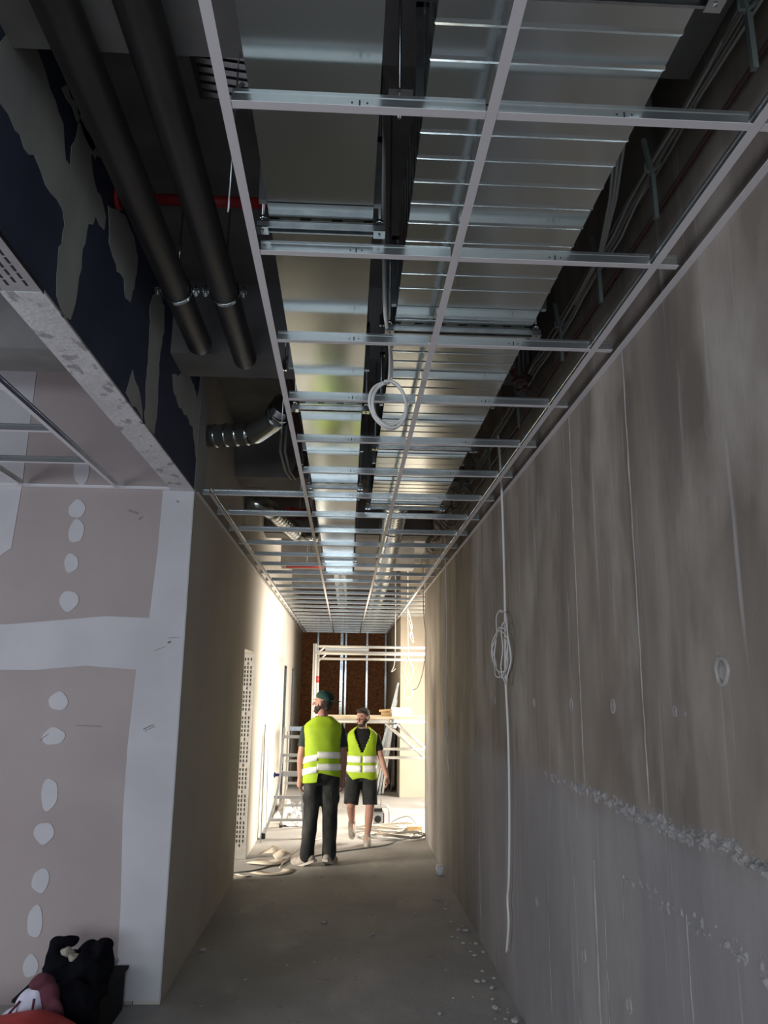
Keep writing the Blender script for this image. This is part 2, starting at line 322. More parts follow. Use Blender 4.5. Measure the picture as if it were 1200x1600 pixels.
for k in PO: poly(fb, PO[k], 'x', XL+.0005, 0, .0015, .012)
fb.build('joint_filler', M['fillerg'], bk)
sf = struct('trim_9', MB().box(-1.15, XL+.004, 2.38, 4.992, ZC-.006, ZC+.004), M['soffit'], 'scraped white plastered soffit edge of the bulkhead')
sl = MB().box(-1.15, XL+.004, -2, 2.379, ZC-.004, ZC+.004)
for r_, xo in enumerate((-1.105, -1.075, -1.045)):
    for k in range(90):
        y = 2.34-k*.045-(.02 if r_ == 1 else 0)
        sl.box(xo-.004, xo+.004, y-.033, y, ZC-.0050, ZC-.0042, 1)
for xo in (-1.148, XL+.002): sl.box(xo-.002, xo+.002, -2, 2.379, ZC-.012, ZC-.004)
so = sl.build('slotted_metal_profile', [M['galv'], M['hole']]); so['kind'] = 'structure'; so.name = 'trim_10'; so['label'] = 'slotted galvanised profile along the near soffit'; so['category'] = 'trim'
cb = MB().box(XL-.004, XL+.004, 4.992, 5.0, .02, 3.99)
o = cb.build('corner_bead', M['bead'], wlo)
pw = MB()
for pts in ([(5.02, 3.02), (5.02, 3.95), (5.35, 3.93), (5.3, 3.6), (5.42, 3.4), (5.3, 3.02)], [(7.3, 3.02), (7.3, 3.5), (7.9, 3.5), (7.9, 3.02)]):
    poly(pw, pts, 'x', XL+.0005, 0, .0015, .015)
pw.build('joint_filler', M['fillerg'], wlo)
# concrete wall relief
sm = MB()
for (y, z0, z1, w) in ((3.41, 1.37, 2.998, .007), (2.69, 1.39, 2.998, .007), (3.33, .002, 1.10, .010), (6.12, .002, 2.998, .006), (3.22, .002, 1.0, .004), (2.45, .25, 1.12, .005), (4.55, 1.38, 2.9, .003), (3.0, .8, 1.12, .003), (3.62, .3, 1.1, .003), (5.9, 1.35, 2.9, .003), (3.55, 1.2, 2.2, .003), (4.1, .2, .9, .003)):
    n = int((z1-z0)/.05); p = [(XR-.001+random.uniform(-.001, .001), y+random.uniform(-.0015, .0015), z0+(z1-z0)*k/n) for k in range(n+1)]
    sm.tube(p, [w*random.uniform(.35, .6) for _ in p], 6)
sm.build('formwork_seam', M['ridgec'], wr)
def ragged(y0, y1, zc, hz, amp, name, thr, dens):
    mb = MB(); ny = int((y1-y0)/.007); nz = int(2*hz/.007); v = []
    for i in range(ny+1):
        y = y0+(y1-y0)*i/ny; fade = max(0, min(1, (y1-y)/(y1-y0)*1.3))
        wob = noise.noise(Vector((y*3, zc*9, 0)))*.02
        for j in range(nz+1):
            z = zc-hz+2*hz*j/nz; e = 1-abs(j/nz*2-1)**1.5
            h = noise.fractal(Vector((y*30, z*34, 3)), 1, 2, 4)*.75+.45*noise.noise(Vector((y*80, z*90, 9)))+.25*noise.noise(Vector((y*5, z*9, 4)))+dens
            h = max(0, h-thr)*amp*e*fade
            v.append((XR+.003-h-.004*e*fade*0, y, z+wob))
    f = [(i*(nz+1)+j, (i+1)*(nz+1)+j, (i+1)*(nz+1)+j+1, i*(nz+1)+j+1) for i in range(ny) for j in range(nz)]
    mb.add(v, f, 0, False); return mb.build(name, M['mortar'], wr)
ragged(1.5, 5.0, 1.345, .036, .034, 'mortar_ridge', .10, .30)
ragged(1.5, 3.5, 1.105, .045, .036, 'mortar_ridge', .26, .18)
for (y, z, r) in ((2.104, 1.807, .034), (3.002, 1.70, .024), (3.563, 1.694, .022), (4.272, 1.692, .022), (2.435, 1.695, .014), (2.36, 1.69, .008), (3.528, .692, .026), (2.996, .689, .024), (2.7, .42, .02), (4.35, .69, .02), (5.4, 1.69, .02)):
    t = MB(); pts = [(XR-.002, y+r*math.cos(a)*random.uniform(.85, 1.1), z+r*math.sin(a)*1.05*random.uniform(.9, 1.1)) for a in [k*2*PI/16 for k in range(16)]]
    t.tube([(p[0]+.0035, p[1], p[2]) for p in pts], r*.24, 6, closed=True); t.ball((XR, y, z), (.002, r*.7, r*.8), 1)
    t.build('tie_hole', [M['ridgec'], M['mortar']], wr)

# wall angles of the suspended ceiling
tr = 11
for (x0, x1, y0, y1, lab) in ((XR-.024, XR-.0005, -2, 10.2, 'white wall angle of the ceiling grid along the concrete wall'), (XL+.0005, XL+.024, 5.03, 18.1, 'white wall angle of the ceiling grid along the left wall'), (-4.9, -1.16, 4.975, 4.9965, 'white wall angle of the ceiling grid on the facing wall')):
    m_ = MB().box(x0, x1, y0, y1, ZC-.001, ZC+.001)
    if y1-y0 < 1: m_.box(x0, x1, y1-.001, y1, ZC, ZC+.022)
    elif x0 > 0: m_.box(x1-.001, x1, y0, y1, ZC, ZC+.022)
    else: m_.box(x0, x0+.001, y0, y1, ZC, ZC+.022)
    struct('trim_%d' % tr, m_, M['white'], lab); tr += 1

# ---------------------------------------------------------------- ceiling grid
ROWS = [1.5+.6*k for k in range(-3, 28)]
def tee(name, p0, p1, label, group, cat='ceiling grid bar', holes=()):
    p0 = Vector(p0); p1 = Vector(p1); c = (p0+p1)/2; d = (p1-p0).normalized(); x = Vector((d.y, -d.x, 0))
    t = thing(name, c, label, cat, group)
    e = .0 if name == 'ceiling_runner' else .013
    a, b = p0+d*e, p1-d*e; up = Vector((0, 0, 1)); zt = .0 if name == 'ceiling_runner' else .0006
    MB().bar(a+up*(.0004+zt), b+up*(.0004+zt), .024, .0012).build('flange', M['white'], t)
    wb = MB().bar(a+up*.019, b+up*.019, .0016, .034).bar(a+up*.036, b+up*.036, .006, .008)
    for h in holes:
        q = c+d*h[0]+up*.018; wb.bar(q-d*h[1], q+d*h[1], .0030, h[2], mi=1)
    wb.build('web', [M['web'], M['hole']], t); return t
RUN = {'a': -.291, 'b': .298, 'c': .902, 'd': -.917}
tee('ceiling_runner', (-.291, -.6, ZC), (-.291, 18.05, ZC), 'long white ceiling grid runner left of the wide smooth duct', 'ceiling grid runners')
tee('ceiling_runner', (.298, -.6, ZC), (.298, 18.05, ZC), 'long white ceiling grid runner passing under the ribbed duct', 'ceiling grid runners')
tee('ceiling_runner', (.902, -.6, ZC), (.902, 18.05, ZC), 'long white ceiling grid runner nearest the concrete wall', 'ceiling grid runners')
tee('ceiling_runner', (-.917, 5.07, ZC), (-.917, 18.05, ZC), 'white ceiling grid runner close beside the left corridor wall', 'ceiling grid runners')
tee('ceiling_runner', (-1.5, -.6, ZC), (-1.5, 4.97, ZC), 'white ceiling grid runner in the left room nearest the bulkhead', 'left room grid runners')
tee('ceiling_runner', (-2.1, -.6, ZC), (-2.1, 4.97, ZC), 'second white ceiling grid runner of the left room, nearer the picture edge', 'left room grid runners')
ORD = 'first second third fourth fifth sixth seventh eighth ninth tenth eleventh twelfth thirteenth fourteenth fifteenth sixteenth seventeenth eighteenth nineteenth twentieth twenty-first twenty-second twenty-third twenty-fourth twenty-fifth twenty-sixth twenty-seventh twenty-eighth'.split()
HB = ((0, .0018, .014), (-.017, .002, .004), (.017, .002, .004))
for k, y in enumerate(ROWS[3:]):
    on = ORD[k]
    for (x0, x1, nm) in ((-.291, .298, 'under the smooth duct'), (.298, .902, 'right of the centre runner')):
        tee('ceiling_cross_tee', (x0, y, ZC), (x1, y, ZC), 'white-faced cross bar %s, %s row from the viewer' % (nm, on), 'ceiling cross bars', holes=HB if k < 9 else ())
    if not y > 10.2:
        tee('ceiling_cross_tee', (.902, y, ZC), (.986, y, ZC), 'short cut bar beside the concrete wall, %s row from the viewer' % on, 'short ceiling cross bars')
    else:
        tee('ceiling_cross_tee', (.902, y, ZC), (1.5 if y < 13.9 else .945, y, ZC), 'cross bar past the concrete wall end, %s row from the viewer' % on, 'short ceiling cross bars')
    if y > 5.03:
        tee('ceiling_cross_tee', (-.917, y, ZC), (-.291, y, ZC), 'cross bar between the left runners, %s row from the viewer' % on, 'ceiling cross bars')
        tee('ceiling_cross_tee', (-.986, y, ZC), (-.917, y, ZC), 'short cut bar at the left wall, %s row from the viewer' % on, 'short ceiling cross bars')
for y, w in ((3.27, 'fourth from the facing wall'), (3.85, 'third from the facing wall'), (4.42, 'second from the facing wall')):
    tee('ceiling_cross_tee', (-2.1, y, ZC), (-1.5, y, ZC), 'cross bar of the left room grid, %s' % w, 'left room cross bars')
    tee('ceiling_cross_tee', (-2.7, y, ZC), (-2.1, y, ZC), 'cross bar of the left room grid at picture edge, %s' % w, 'left room cross bars')
# wire hangers
def hanger(x, y, label):
    t = thing('ceiling_hanger', (x, y, ZC+.04), label, 'hanger', 'wire hangers of the ceiling grid')
    MB().tube([(x, y, ZC+.03), (x+.003, y, 3.5)], .0022, 6).tube([(x, y+.006, 3.3), (x+.004, y+.006, ZS)], .0022, 6).build('wire', M['strut'], t)
    MB().box(x-.010, x+.012, y-.006, y+.012, 3.37, 3.41).bar((x-.01, y, 3.41), (x+.02, y, 3.45), .004, .012).build('spring_clip', M['galv'], t)
for x, y, w in ((-.352, 1.95, 'beside the smooth duct in the near grid opening'), (-.355, 3.85, 'beside the smooth duct at the concrete beam'), (-.36, 5.6, 'beside the smooth duct near the elbow pipe'), (.13, 3.3, 'in the gap between both ducts'), (-.36, 7.5, 'beside the smooth duct past the third beam')):
    hanger(x, y, 'thin galvanised wire hanger '+w)

# ---------------------------------------------------------------- ducts
def ribduct(x0, x1, z0, z1, y0, y1, pitch, amp, ribs=True):
    mb = MB(); ys = [(y0, 0)]; y = y0+pitch
    while y < y1-pitch*.5:
        if ribs: ys += [(y-.009, 0), (y, amp), (y+.009, 0)]
        y += pitch
    ys.append((y1, 0)); v = []
    for (yy, d) in ys:
        v += [(x0-d, yy, z1), (x0-d, yy, z0-d), (x1+d, yy, z0-d), (x1+d, yy, z1)]
    n = len(ys); f = [(i*4+a, i*4+b, (i+1)*4+b, (i+1)*4+a) for i in range(n-1) for a, b in ((0, 1), (1, 2), (2, 3), (3, 0))]
    mb.add(v, f+[(0, 3, 2, 1), tuple((n-1)*4+k for k in range(4))]); return mb
ZD = 3.08                      # underside of both ducts
d1 = thing('rectangular_duct', (-.1, 5, ZD), 'smooth narrow rectangular galvanised duct running above the left grid field', 'duct')
i = 0
for y0, y1 in ((-2, .8), (.8, 1.97), (1.97, 3.14), (3.14, 4.31), (4.31, 5.48), (5.48, 6.65), (6.65, 7.82), (7.82, 9.03)):
    MB().box(-.25, .05, y0+.002, y1-.002, ZD+(.001 if i % 2 else 0), ZD+.2).build('duct_section', M['duct'], d1); i += 1
    MB().box(-.272, -.251, y1-.010, y1+.010, ZD, ZD+.22).box(.051, .072, y1-.010, y1+.010, ZD, ZD+.22).box(-.272, .072, y1-.010, y1+.010, ZD+.201, ZD+.22).build('duct_flange', M['strut'], d1)
d2 = thing('rectangular_duct', (.4, 4, ZD), 'wide ribbed rectangular galvanised duct above the centre runner', 'duct')
for y0, y1 in ((-2, .57), (.57, 1.56), (1.56, 2.55), (2.55, 3.55), (3.55, 4.54), (4.54, 5.68)):
    ribduct(.155, .667, ZD, ZD+.25, y0+.002, y1-.002, .0952, .003).build('duct_section', M['duct'], d2)
    MB().box(.134, .151, y1-.010, y1+.010, ZD, ZD+.27).box(.671, .688, y1-.010, y1+.010, ZD, ZD+.27).box(.134, .688, y1-.010, y1+.010, ZD+.254, ZD+.27).build('duct_flange', M['strut'], d2)
def spiral(path, r, pitch, amp):
    P = []; R = []; pts = [Vector(p) for p in path]
    for i in range(len(pts)-1):
        a, b = pts[i], pts[i+1]; L = (b-a).length; n = max(1, int(L/pitch))
        for k in range(n):
            for t, d in ((0, 0), (.7, 0), (.78, amp), (.86, 0)): P.append(a.lerp(b, (k+t)/n)); R.append(r+d)
    P.append(pts[-1]); R.append(r); return MB().tube(P, R, 28)
t = thing('spiral_duct', (.4, 5.69, 3.08), 'round spiral-seamed duct continuing from the end of the ribbed duct', 'duct')
spiral([(.363, 5.69, 3.20), (.403, 7.26, 3.20), (.436, 9.28, 3.20), (.50, 14.4, 3.20), (.53, 17.9, 3.20)], .105, .097, .004).build('duct_pipe', M['spiral'], t)
for y in (6.9, 8.6, 10.3): MB().tube([(.363+(y-5.7)*.018, y-.02, 3.2), (.363+(y-5.7)*.018, y+.02, 3.2)], .112, 28).build('clamp', M['strut'], t)
t = thing('round_duct', (-.1, 9.04, 3.08), 'narrow round duct continuing from the far end of the smooth duct', 'duct')
spiral([(-.10, 9.04, 3.17), (-.09, 11.3, 3.17), (-.08, 13.4, 3.17)], .078, .097, .003).build('duct_pipe', M['spiral'], t)
MB().tube([(-.088, 12.0, 3.17), (-.088, 12.04, 3.17)], .088, 24).build('clamp', M['strut'], t)
def strutrail(x0, x1, y, label, zt=3.079):
    t = thing('support_rail', ((x0+x1)/2, y, zt-.03), label, 'duct support', 'duct support rails')
    a, b = x0-.035, x1+.035
    mb = MB().box(a, b, y-.016, y+.016, zt-.0095, zt-.007).box(a, b, y-.016, y-.014, zt-.026, zt-.006).box(a, b, y+.014, y+.016, zt-.026, zt-.006).box(a, b, y-.016, y-.009, zt-.028, zt-.026).box(a, b, y+.009, y+.016, zt-.028, zt-.026)
    n = int((b-a)/.08)
    for k in range(n): xx = a+(k+.5)*(b-a)/n; mb.box(xx-.016, xx+.016, y-.005, y+.005, zt-.0069, zt-.0062, 1)
    mb.build('channel', [M['strut'], M['hole']], t)
    for x in (a+.015, b-.015):
        r = MB().tube([(x, y, zt-.036), (x, y, ZS-.001)], .004, 8).build('threaded_rod', M['strut'], t)
        MB().tube([(x, y, zt+.004), (x, y, zt+.014)], .011, 6).build('nut', M['galv'], r)
        MB().box(x-.017, x+.017, y-.02, y+.02, zt-.032, zt-.028).build('washer', M['galv'], r)
for y, w in ((2.06, 'nearest'), (3.57, 'second nearest'), (5.06, 'third nearest'), (6.53, 'fourth nearest'), (8.03, 'farthest')):
    strutrail(-.25, .05, y, 'slotted steel rail on threaded rods under the smooth duct, %s of its row' % w)
for y, w in ((1.23, 'nearest'), (2.70, 'second nearest'), (4.16, 'third nearest'), (5.62, 'farthest at the duct end')):
    strutrail(.155, .667, y, 'slotted steel rail on threaded rods under the ribbed duct, %s' % w)
# bracket between ducts
t = thing('pipe_bracket', (.10, 1.63, 3.16), 'small galvanised clamp bracket in the dark gap beside the smooth duct', 'bracket')
MB().box(.073, .133, 1.615, 1.645, 3.16, 3.164).box(.073, .077, 1.615, 1.645, 3.164, 3.19).box(.129, .133, 1.615, 1.645, 3.164, 3.19).build('clamp', M['galv'], t)
MB().tube([(.10, 1.63, 3.09), (.10, 1.63, 3.99)], .004, 8).build('threaded_rod', M['strut'], t)
# flexible ducts at left
t = thing('spiral_elbow_duct', (-1.0, 5.33, 3.40), 'shiny spiral elbow pipe leaving the left wall above the ceiling, nearer one', 'duct')
spiral([(-1.005, 5.33, 3.48), (-.70, 5.24, 3.48)], .078, .075, .007).build('straight_pipe', M['spiral'], t)
MB().tube([(-.70, 5.24, 3.48), (-.66, 5.22, 3.48), (-.53, 5.05, 3.51), (-.50, 5.0, 3.52), (-.44, 4.86, 3.56)], .078, 28).build('elbow', M['spiral'], t)
MB().tube([(-.50, 5.0, 3.52), (-.49, 4.98, 3.525)], .086, 28).tube([(-.475, 4.94, 3.535), (-.465, 4.92, 3.54)], .086, 28).build('collar', M['galv'], t)
t = thing('spiral_elbow_duct', (-.85, 7.6, 3.4), 'spiral pipe slanting toward the smooth duct behind the third beam, farther one', 'duct')
MB().tube([(-1.005, 7.45, 3.5), (-.86, 7.5, 3.5), (-.79, 7.7, 3.5)], .09, 24).build('elbow', M['spiral'], t)
spiral([(-.79, 7.7, 3.5), (-.62, 8.8, 3.5)], .088, .1, .008).build('straight_pipe', M['spiral'], t)
MB().tube([(-.62, 8.8, 3.5), (-.56, 9.05, 3.5), (-.40, 9.15, 3.5)], .088, 24).build('outlet_bend', M['spiral'], t)
# black pipes
for x, ye, w in ((-.80, 3.86, 'left'), (-.585, 4.03, 'right')):
    t = thing('drain_pipe', (x, 2, 3.44), 'thick black steel pipe hanging above the bulkhead side, %s one of the pair' % w, 'pipe', 'pair of black pipes')
    MB().tube([(x, y, 3.5) for y in (-2, 0, 2, ye-.05, ye-.02, ye)], [.062, .062, .062, .062, .063, .057], 32).build('pipe', M['black'], t)
    c = MB(); pts = [(x+.067*math.cos(a), 3.28, 3.5+.067*math.sin(a)) for a in [k*2*PI/32 for k in range(32)]]
    for dy in (-.010, -.004, .002, .008): c.tube([(p[0], p[1]+dy, p[2]) for p in pts], .0035, 6, closed=True)
    for s_ in (-1, 1):
        c.box(x+s_*.083-.016, x+s_*.083+.016, 3.266, 3.292, 3.497, 3.501).box(x+s_*.083-.016, x+s_*.083+.016, 3.266, 3.292, 3.506, 3.510)
        c.tube([(x+s_*.086, 3.279, 3.475), (x+s_*.086, 3.279, 3.53)], .005, 8).tube([(x+s_*.086, 3.279, 3.482), (x+s_*.086, 3.279, 3.493)], .010, 6)
    c.tube([(x, 3.28, 3.567), (x, 3.28, 3.99)], .005, 8)
    c.build('pipe_clamp', M['galv'], t)
t = thing('sprinkler_pipe', (-.7, 2.97, 3.72), 'red sprinkler pipe crossing above the two black pipes', 'pipe')
MB().tube([(-1.005, 2.97, 3.75), (-.33, 2.97, 3.75)], .024, 16).build('pipe', M['red'], t)
MB().tube([(-1.003, 2.97, 3.75), (-.985, 2.97, 3.75)], .05, 16).build('wall_collar', M['red'], t)
MB().tube([(-.70, 2.97, 3.78), (-.70, 2.97, 3.99)], .004, 8).build('hanger_rod', M['strut'], t)
t = thing('sprinkler_pipe', (-.40, 4.9, 3.6), 'dark red pipe running lengthwise beside the smooth duct', 'pipe')
MB().tube([(-.40, 4.5, 3.68), (-.40, 8.6, 3.68), (-.43, 8.8, 3.67), (-.62, 8.85, 3.66)], .018, 14).build('pipe', M['redbrown'], t)
t = thing('sprinkler_pipe', (-.6, 11.3, 3.48), 'short red cross pipe above the far left grid field', 'pipe')
MB().tube([(-.90, 11.4, 3.5), (-.32, 11.38, 3.5)], .022, 14).build('pipe', M['red'], t)
MB().tube([(-.6, 11.39, 3.5), (-.6, 11.39, 3.99)], .004, 8).build('hanger_rod', M['strut'], t)
t = thing('sprinkler_pipe', (-.5, 8.9, 3.5), 'red valve pipe bend behind the slanting spiral pipe', 'pipe')
MB().tube([(-.66, 8.2, 3.62), (-.6, 8.45, 3.68), (-.48, 8.55, 3.68), (-.42, 8.4, 3.66)], .03, 14).build('pipe', M['red'], t)
# grey cables right of elbow
for dx in (0, .035):
    tag(MB().tube([(-.50+dx, 5.45, 3.75), (-.53+dx, 5.7, 3.5), (-.52+dx, 6.1, 3.46), (-.5+dx, 6.5, 3.5), (-.46+dx, 6.66, 3.7)], .011, 8).build('flexible_conduit', M['gcable']), 'grey flexible conduit drooping behind the near spiral elbow', 'conduit', 'conduits behind the elbow')

# ---------------------------------------------------------------- wall side cable bundle
def wob(y, k, a=.012): return noise.noise(Vector((y*1.7, k*3.1, 1)))*a
CB = []
for k in range(7):
    dx = -.012*(k % 3); dz = .012*(k//2)
    pts = [(.955+dx+wob(y, k), y, 3.36+dz+wob(y, k+9, .03)+(.01 if int(y/1.2) % 2 else -.01)) for y in [-.5+.15*i for i in range(72)]]
    CB.append(tag(MB().tube(pts, .0048, 6).build('electrical_cable', M['dcable'] if k % 2 else M['gcable']), 'thin grey electrical cable in the bundle strapped to the concrete wall', 'cable', 'bundled cables above the ceiling at right'))
for dx in (0, .018, .034):
    tag(MB().tube([(.79+dx, 1.95, 3.99), (.795+dx, 2.0, 3.75), (.82+dx, 2.12, 3.5), (.86+dx*.6, 2.32, 3.38), (.91+dx*.3, 2.6, 3.34), (.925+dx*.3, 3.0, 3.35)], .0055, 8).build('electrical_cable', M['gcable']), 'grey cable dropping from the slab to join the wall bundle', 'cable', 'cables dropping to the bundle')
tag(MB().tube([(.985, -.5, 3.27), (.985, 1.5, 3.28), (.985, 4, 3.29), (.985, 9, 3.28)], .007, 8).build('conduit', M['redbrown']), 'thin reddish conduit fixed to the concrete wall under the cable bundle', 'conduit')
for k, y in enumerate((1.52, 2.12, 2.66, 3.2, 4.1, 5.0, 5.9, 6.8)):
    m_ = MB().bar((.90, y-.01, 3.45), (.925, y, 3.33), .010, .014).bar((.925, y, 3.33), (.93, y+.005, 3.18), .013, .016).tube([(.975, y, 3.39), (.925, y, 3.34), (.905, y, 3.34), (.905, y, 3.37)], .006, 6)
    tag(m_.build('cable_strap', M['tie']), 'grey plastic cable strap hanging from the wall bundle, %s from the viewer' % ORD[k], 'cable strap', 'straps of the wall cable bundle')
for k, y in enumerate((5.3, 5.7, 6.3, 7.0, 7.6, 8.3)):
    pts = [(.9+.05*math.sin(i*1.9+k), y+.28*i/20+.05*math.cos(i*1.3+k), 3.33+.10*math.sin(i*.9+k*2)) for i in range(21)]
    tag(MB().tube(pts, .005, 6).build('electrical_cable', M['dcable']), 'loose tangled cable bunch along the far wall bundle, %s one' % ORD[k], 'cable', 'tangled cables above the far ceiling')

t = thing('pipe_fitting', (.86, 3.62, 3.3), 'dark vertical pipes with a brownish valve beside the ribbed duct', 'pipe')
for dx, dy in ((0, 0), (.05, .12)):
    MB().tube([(.83+dx, 3.62+dy, 3.22), (.83+dx, 3.62+dy, 3.99)], .016, 12).build('pipe', M['black'], t)
MB().tube([(.80, 3.62, 3.30), (.90, 3.70, 3.30)], .02, 12).tube([(.83, 3.62, 3.24), (.83, 3.62, 3.26)], .035, 12).tube([(.88, 3.74, 3.24), (.88, 3.74, 3.26)], .035, 12).build('valve', M['redbrown'], t)
t = thing('air_grille', (-.42, 2.1, 3.6), 'small dark louvred grille above the runner at the smooth duct side', 'grille')
for k in range(6): MB().bar((-.50, 2.02+k*.035, 3.62), (-.34, 2.02+k*.035, 3.60), .022, .006).build('slat', M['strut'], t)
MB().box(-.52, -.33, 1.98, 2.24, 3.635, 3.75).build('casing', M['black'], t)
# hanging cables
def ell(cx, cy, cz, ry, rz, n=40, turns=1, ph=PI/2, jx=.008, axis='x', drift=(0, 0)):
    out = []
    for i in range(int(n*turns)+1):
        a = ph+2*PI*i/n; w = 1+.06*math.sin(a*2.3+cx*9); s_ = i/n
        p = (ry*math.cos(a)*w+drift[0]*s_, rz*math.sin(a)*w+drift[1]*s_)
        out.append((cx+jx*math.sin(i*.7), cy+p[0], cz+p[1]) if axis == 'x' else (cx+p[0], cy+jx*math.sin(i*.7), cz+p[1]))
    return out
t = thing('hanging_cable', (.98, 4.9, .27), 'white cable hanging with a loose coil on the concrete wall', 'cable')
def sm_path(pts, n=6):
    P = [Vector(p) for p in pts]; out = []
    for i in range(len(P)-1):
        p0, p1, p2, p3 = P[max(i-1, 0)], P[i], P[i+1], P[min(i+2, len(P)-1)]
        for k in range(n):
            s_ = k/n; out.append(.5*((2*p1)+(p2-p0)*s_+(2*p0-5*p1+4*p2-p3)*s_*s_+(3*p1-p0-3*p2+p3)*s_**3))
    out.append(P[-1]); return out
MB().tube(sm_path([(.95, 4.80, 3.38), (.975, 4.85, 3.1), (.985, 4.87, 2.7), (.985, 4.87, 2.2), (.985, 4.90, 1.84), (.985, 4.86, 1.5), (.985, 4.87, 1.1), (.985, 4.93, .7), (.985, 4.99, .55), (.985, 4.97, .43), (.985, 5.05, .25)]), .008, 8).build('cable_run', M['cable'], t)
MB().tube(ell(.975, 4.95, 2.04, .23, .20, 36, 1, PI/2), .005, 6).tube(ell(.968, 5.0, 1.96, .26, .13, 36, 2, 2.2, drift=(-.03, .03)), .005, 6).tube(ell(.972, 4.82, 1.98, .13, .18, 36, 1, 1.4), .005, 6).build('cable_coil', M['cable'], t)
t = thing('hanging_cable', (.985, 7.8, .98), 'white cable with small loop hanging farther along the concrete wall', 'cable')
MB().tube(sm_path([(.96, 7.7, 3.3), (.985, 7.74, 2.36), (.985, 7.88, 1.6), (.985, 7.86, 1.41), (.985, 7.78, 1.2), (.985, 7.64, .99)]), .006, 8).build('cable_run', M['cable'], t)
MB().tube(ell(.975, 7.75, 1.39, .06, .12, 30, 2, PI/2, .004), .005, 6).build('cable_coil', M['cable'], t)
tag(MB().tube(sm_path([(.96, 9.95, 3.3), (.96, 9.9, 2.9), (.93, 9.5, 2.6), (.95, 9.45, 2.3), (.93, 9.6, 2.0), (.88, 9.75, 1.8), (.82, 9.8, 1.76)]), .006, 8).build('hanging_cable', M['gcable']), 'curved grey cable hanging at the end of the concrete wall', 'cable')
t = thing('hanging_cable', (.97, 12.5, 1.6), 'white rope-like cable knotted in a figure eight before the pillar', 'cable')
MB().tube(sm_path([(.96, 12.5, 3.99), (.965, 12.5, 2.9), (.97, 12.5, 2.24)]), .008, 8).build('cable_run', M['cable'], t)
MB().tube(sm_path([(.97, 12.5, 2.24), (1.04, 12.5, 2.12), (1.03, 12.5, 1.98), (.96, 12.5, 1.87), (.91, 12.5, 1.75), (.91, 12.49, 1.64), (1.0, 12.5, 1.64), (1.04, 12.5, 1.74), (.99, 12.5, 1.86), (.92, 12.5, 1.97), (.90, 12.5, 2.1), (.97, 12.51, 2.24)]), .009, 8).tube(sm_path([(.97, 12.5, 3.0), (1.03, 12.5, 2.75), (1.0, 12.5, 2.6), (1.06, 12.5, 2.5), (.98, 12.5, 2.85)]), .008, 8).build('cable_knot', M['cable'], t)
tag(MB().tube(sm_path([(.79, 13.0, 3.99), (.80, 13, 2.7), (.79, 13, 2.2), (.74, 13, 2.05), (.81, 13, 2.1)]), .008, 8).build('hanging_cable', M['gcable']), 'thin pale cable end hanging left of the pillar', 'cable')
t = thing('cable_coil', (.155, 3.05, 2.8), 'white cable coil dangling through the grid between both ducts', 'cable coil')
MB().tube(sm_path([(.09, 2.5, 3.98), (.10, 2.55, 3.5), (.11, 2.60, 3.12), (.135, 2.75, 3.055), (.158, 2.95, 3.05), (.163, 3.04, 3.02), (.16, 3.05, 3.0)]), .006, 8).tube(sm_path([(.10, 2.6, 3.99), (.11, 2.64, 3.4), (.12, 2.68, 3.10), (.145, 2.85, 3.05), (.155, 3.05, 3.01), (.15, 3.05, 2.99)]), .006, 8).build('cable_run', M['cable'], t)
MB().tube(ell(.153, 3.05, 2.893, .072, .103, 40, 1, PI/2, .004, 'y'), .0065, 8).tube(ell(.150, 3.04, 2.90, .074, .095, 40, 1, PI/2, .004, 'y'), .0065, 8).tube(ell(.157, 3.035, 2.89, .068, .100, 40, 1, 1.9, .004, 'y'), .0065, 8).build('cable_loop', M['cable'], t)

# ---------------------------------------------------------------- door jamb profile and doors
mb = MB().box(-1.158, XL+.001, 8.925, 8.9395, .003, 2.138)
for k in range(44):
    z = .12+k*.045
    for c_ in (-1.115, -1.085, -1.050):
        if (k % 6) or c_ == -1.085: mb.box(c_-.0065, c_+.0065, 8.9225, 8.9245, z, z+.030, 1)
mb.box(-1.158, -1.154, 8.905, 8.925, .003, 2.138).box(XL-.003, XL+.001, 8.905, 8.925, .003, 2.138)
tag(mb.build('jamb_profile', [M['zinc'], M['hole']]), 'tall slotted galvanised stud lining the far side of the first left doorway', 'metal profile')
for n_, (a, b) in enumerate(((13.2, 13.75), (15.1, 15.6))):
    m_ = MB().box(-1.17, XL+.004, b-.03, b-.001, .002, 2.138).box(-1.17, XL+.004, a+.001, a+.03, .002, 2.138).box(-1.17, XL+.004, a+.03, b-.03, 2.10, 2.138)
    struct('door_%d' % (n_+1), m_, M['strut'], 'narrow dark doorway frame in the far left wall')
# OSB end studs
for x, w, dbl in ((-.64, .035, 0), (-.10, .06, 1), (-.005, .035, 0), (.475, .04, 0), (.90, .04, 0)):
    m_ = MB().box(x-w/2, x+w/2, 18.09, 18.094, .002, 3.4).box(x-w/2, x-w/2+.002, 18.094, 18.148, .002, 3.4).box(x+w/2-.002, x+w/2, 18.094, 18.148, .002, 3.4)
    if dbl:
        for k in range(60): m_.box(x-.006, x+.006, 18.0885, 18.09, .05+k*.055, .075+k*.055, 1)
    tag(m_.build('metal_stud', [M['galv'], M['hole']]), 'vertical galvanised stud on the OSB end wall, '+{-.64: 'leftmost', -.10: 'wide perforated one', -.005: 'close right of the perforated one', .475: 'alone right of centre', .90: 'rightmost in the corner'}[x], 'metal stud', 'studs on the OSB wall')

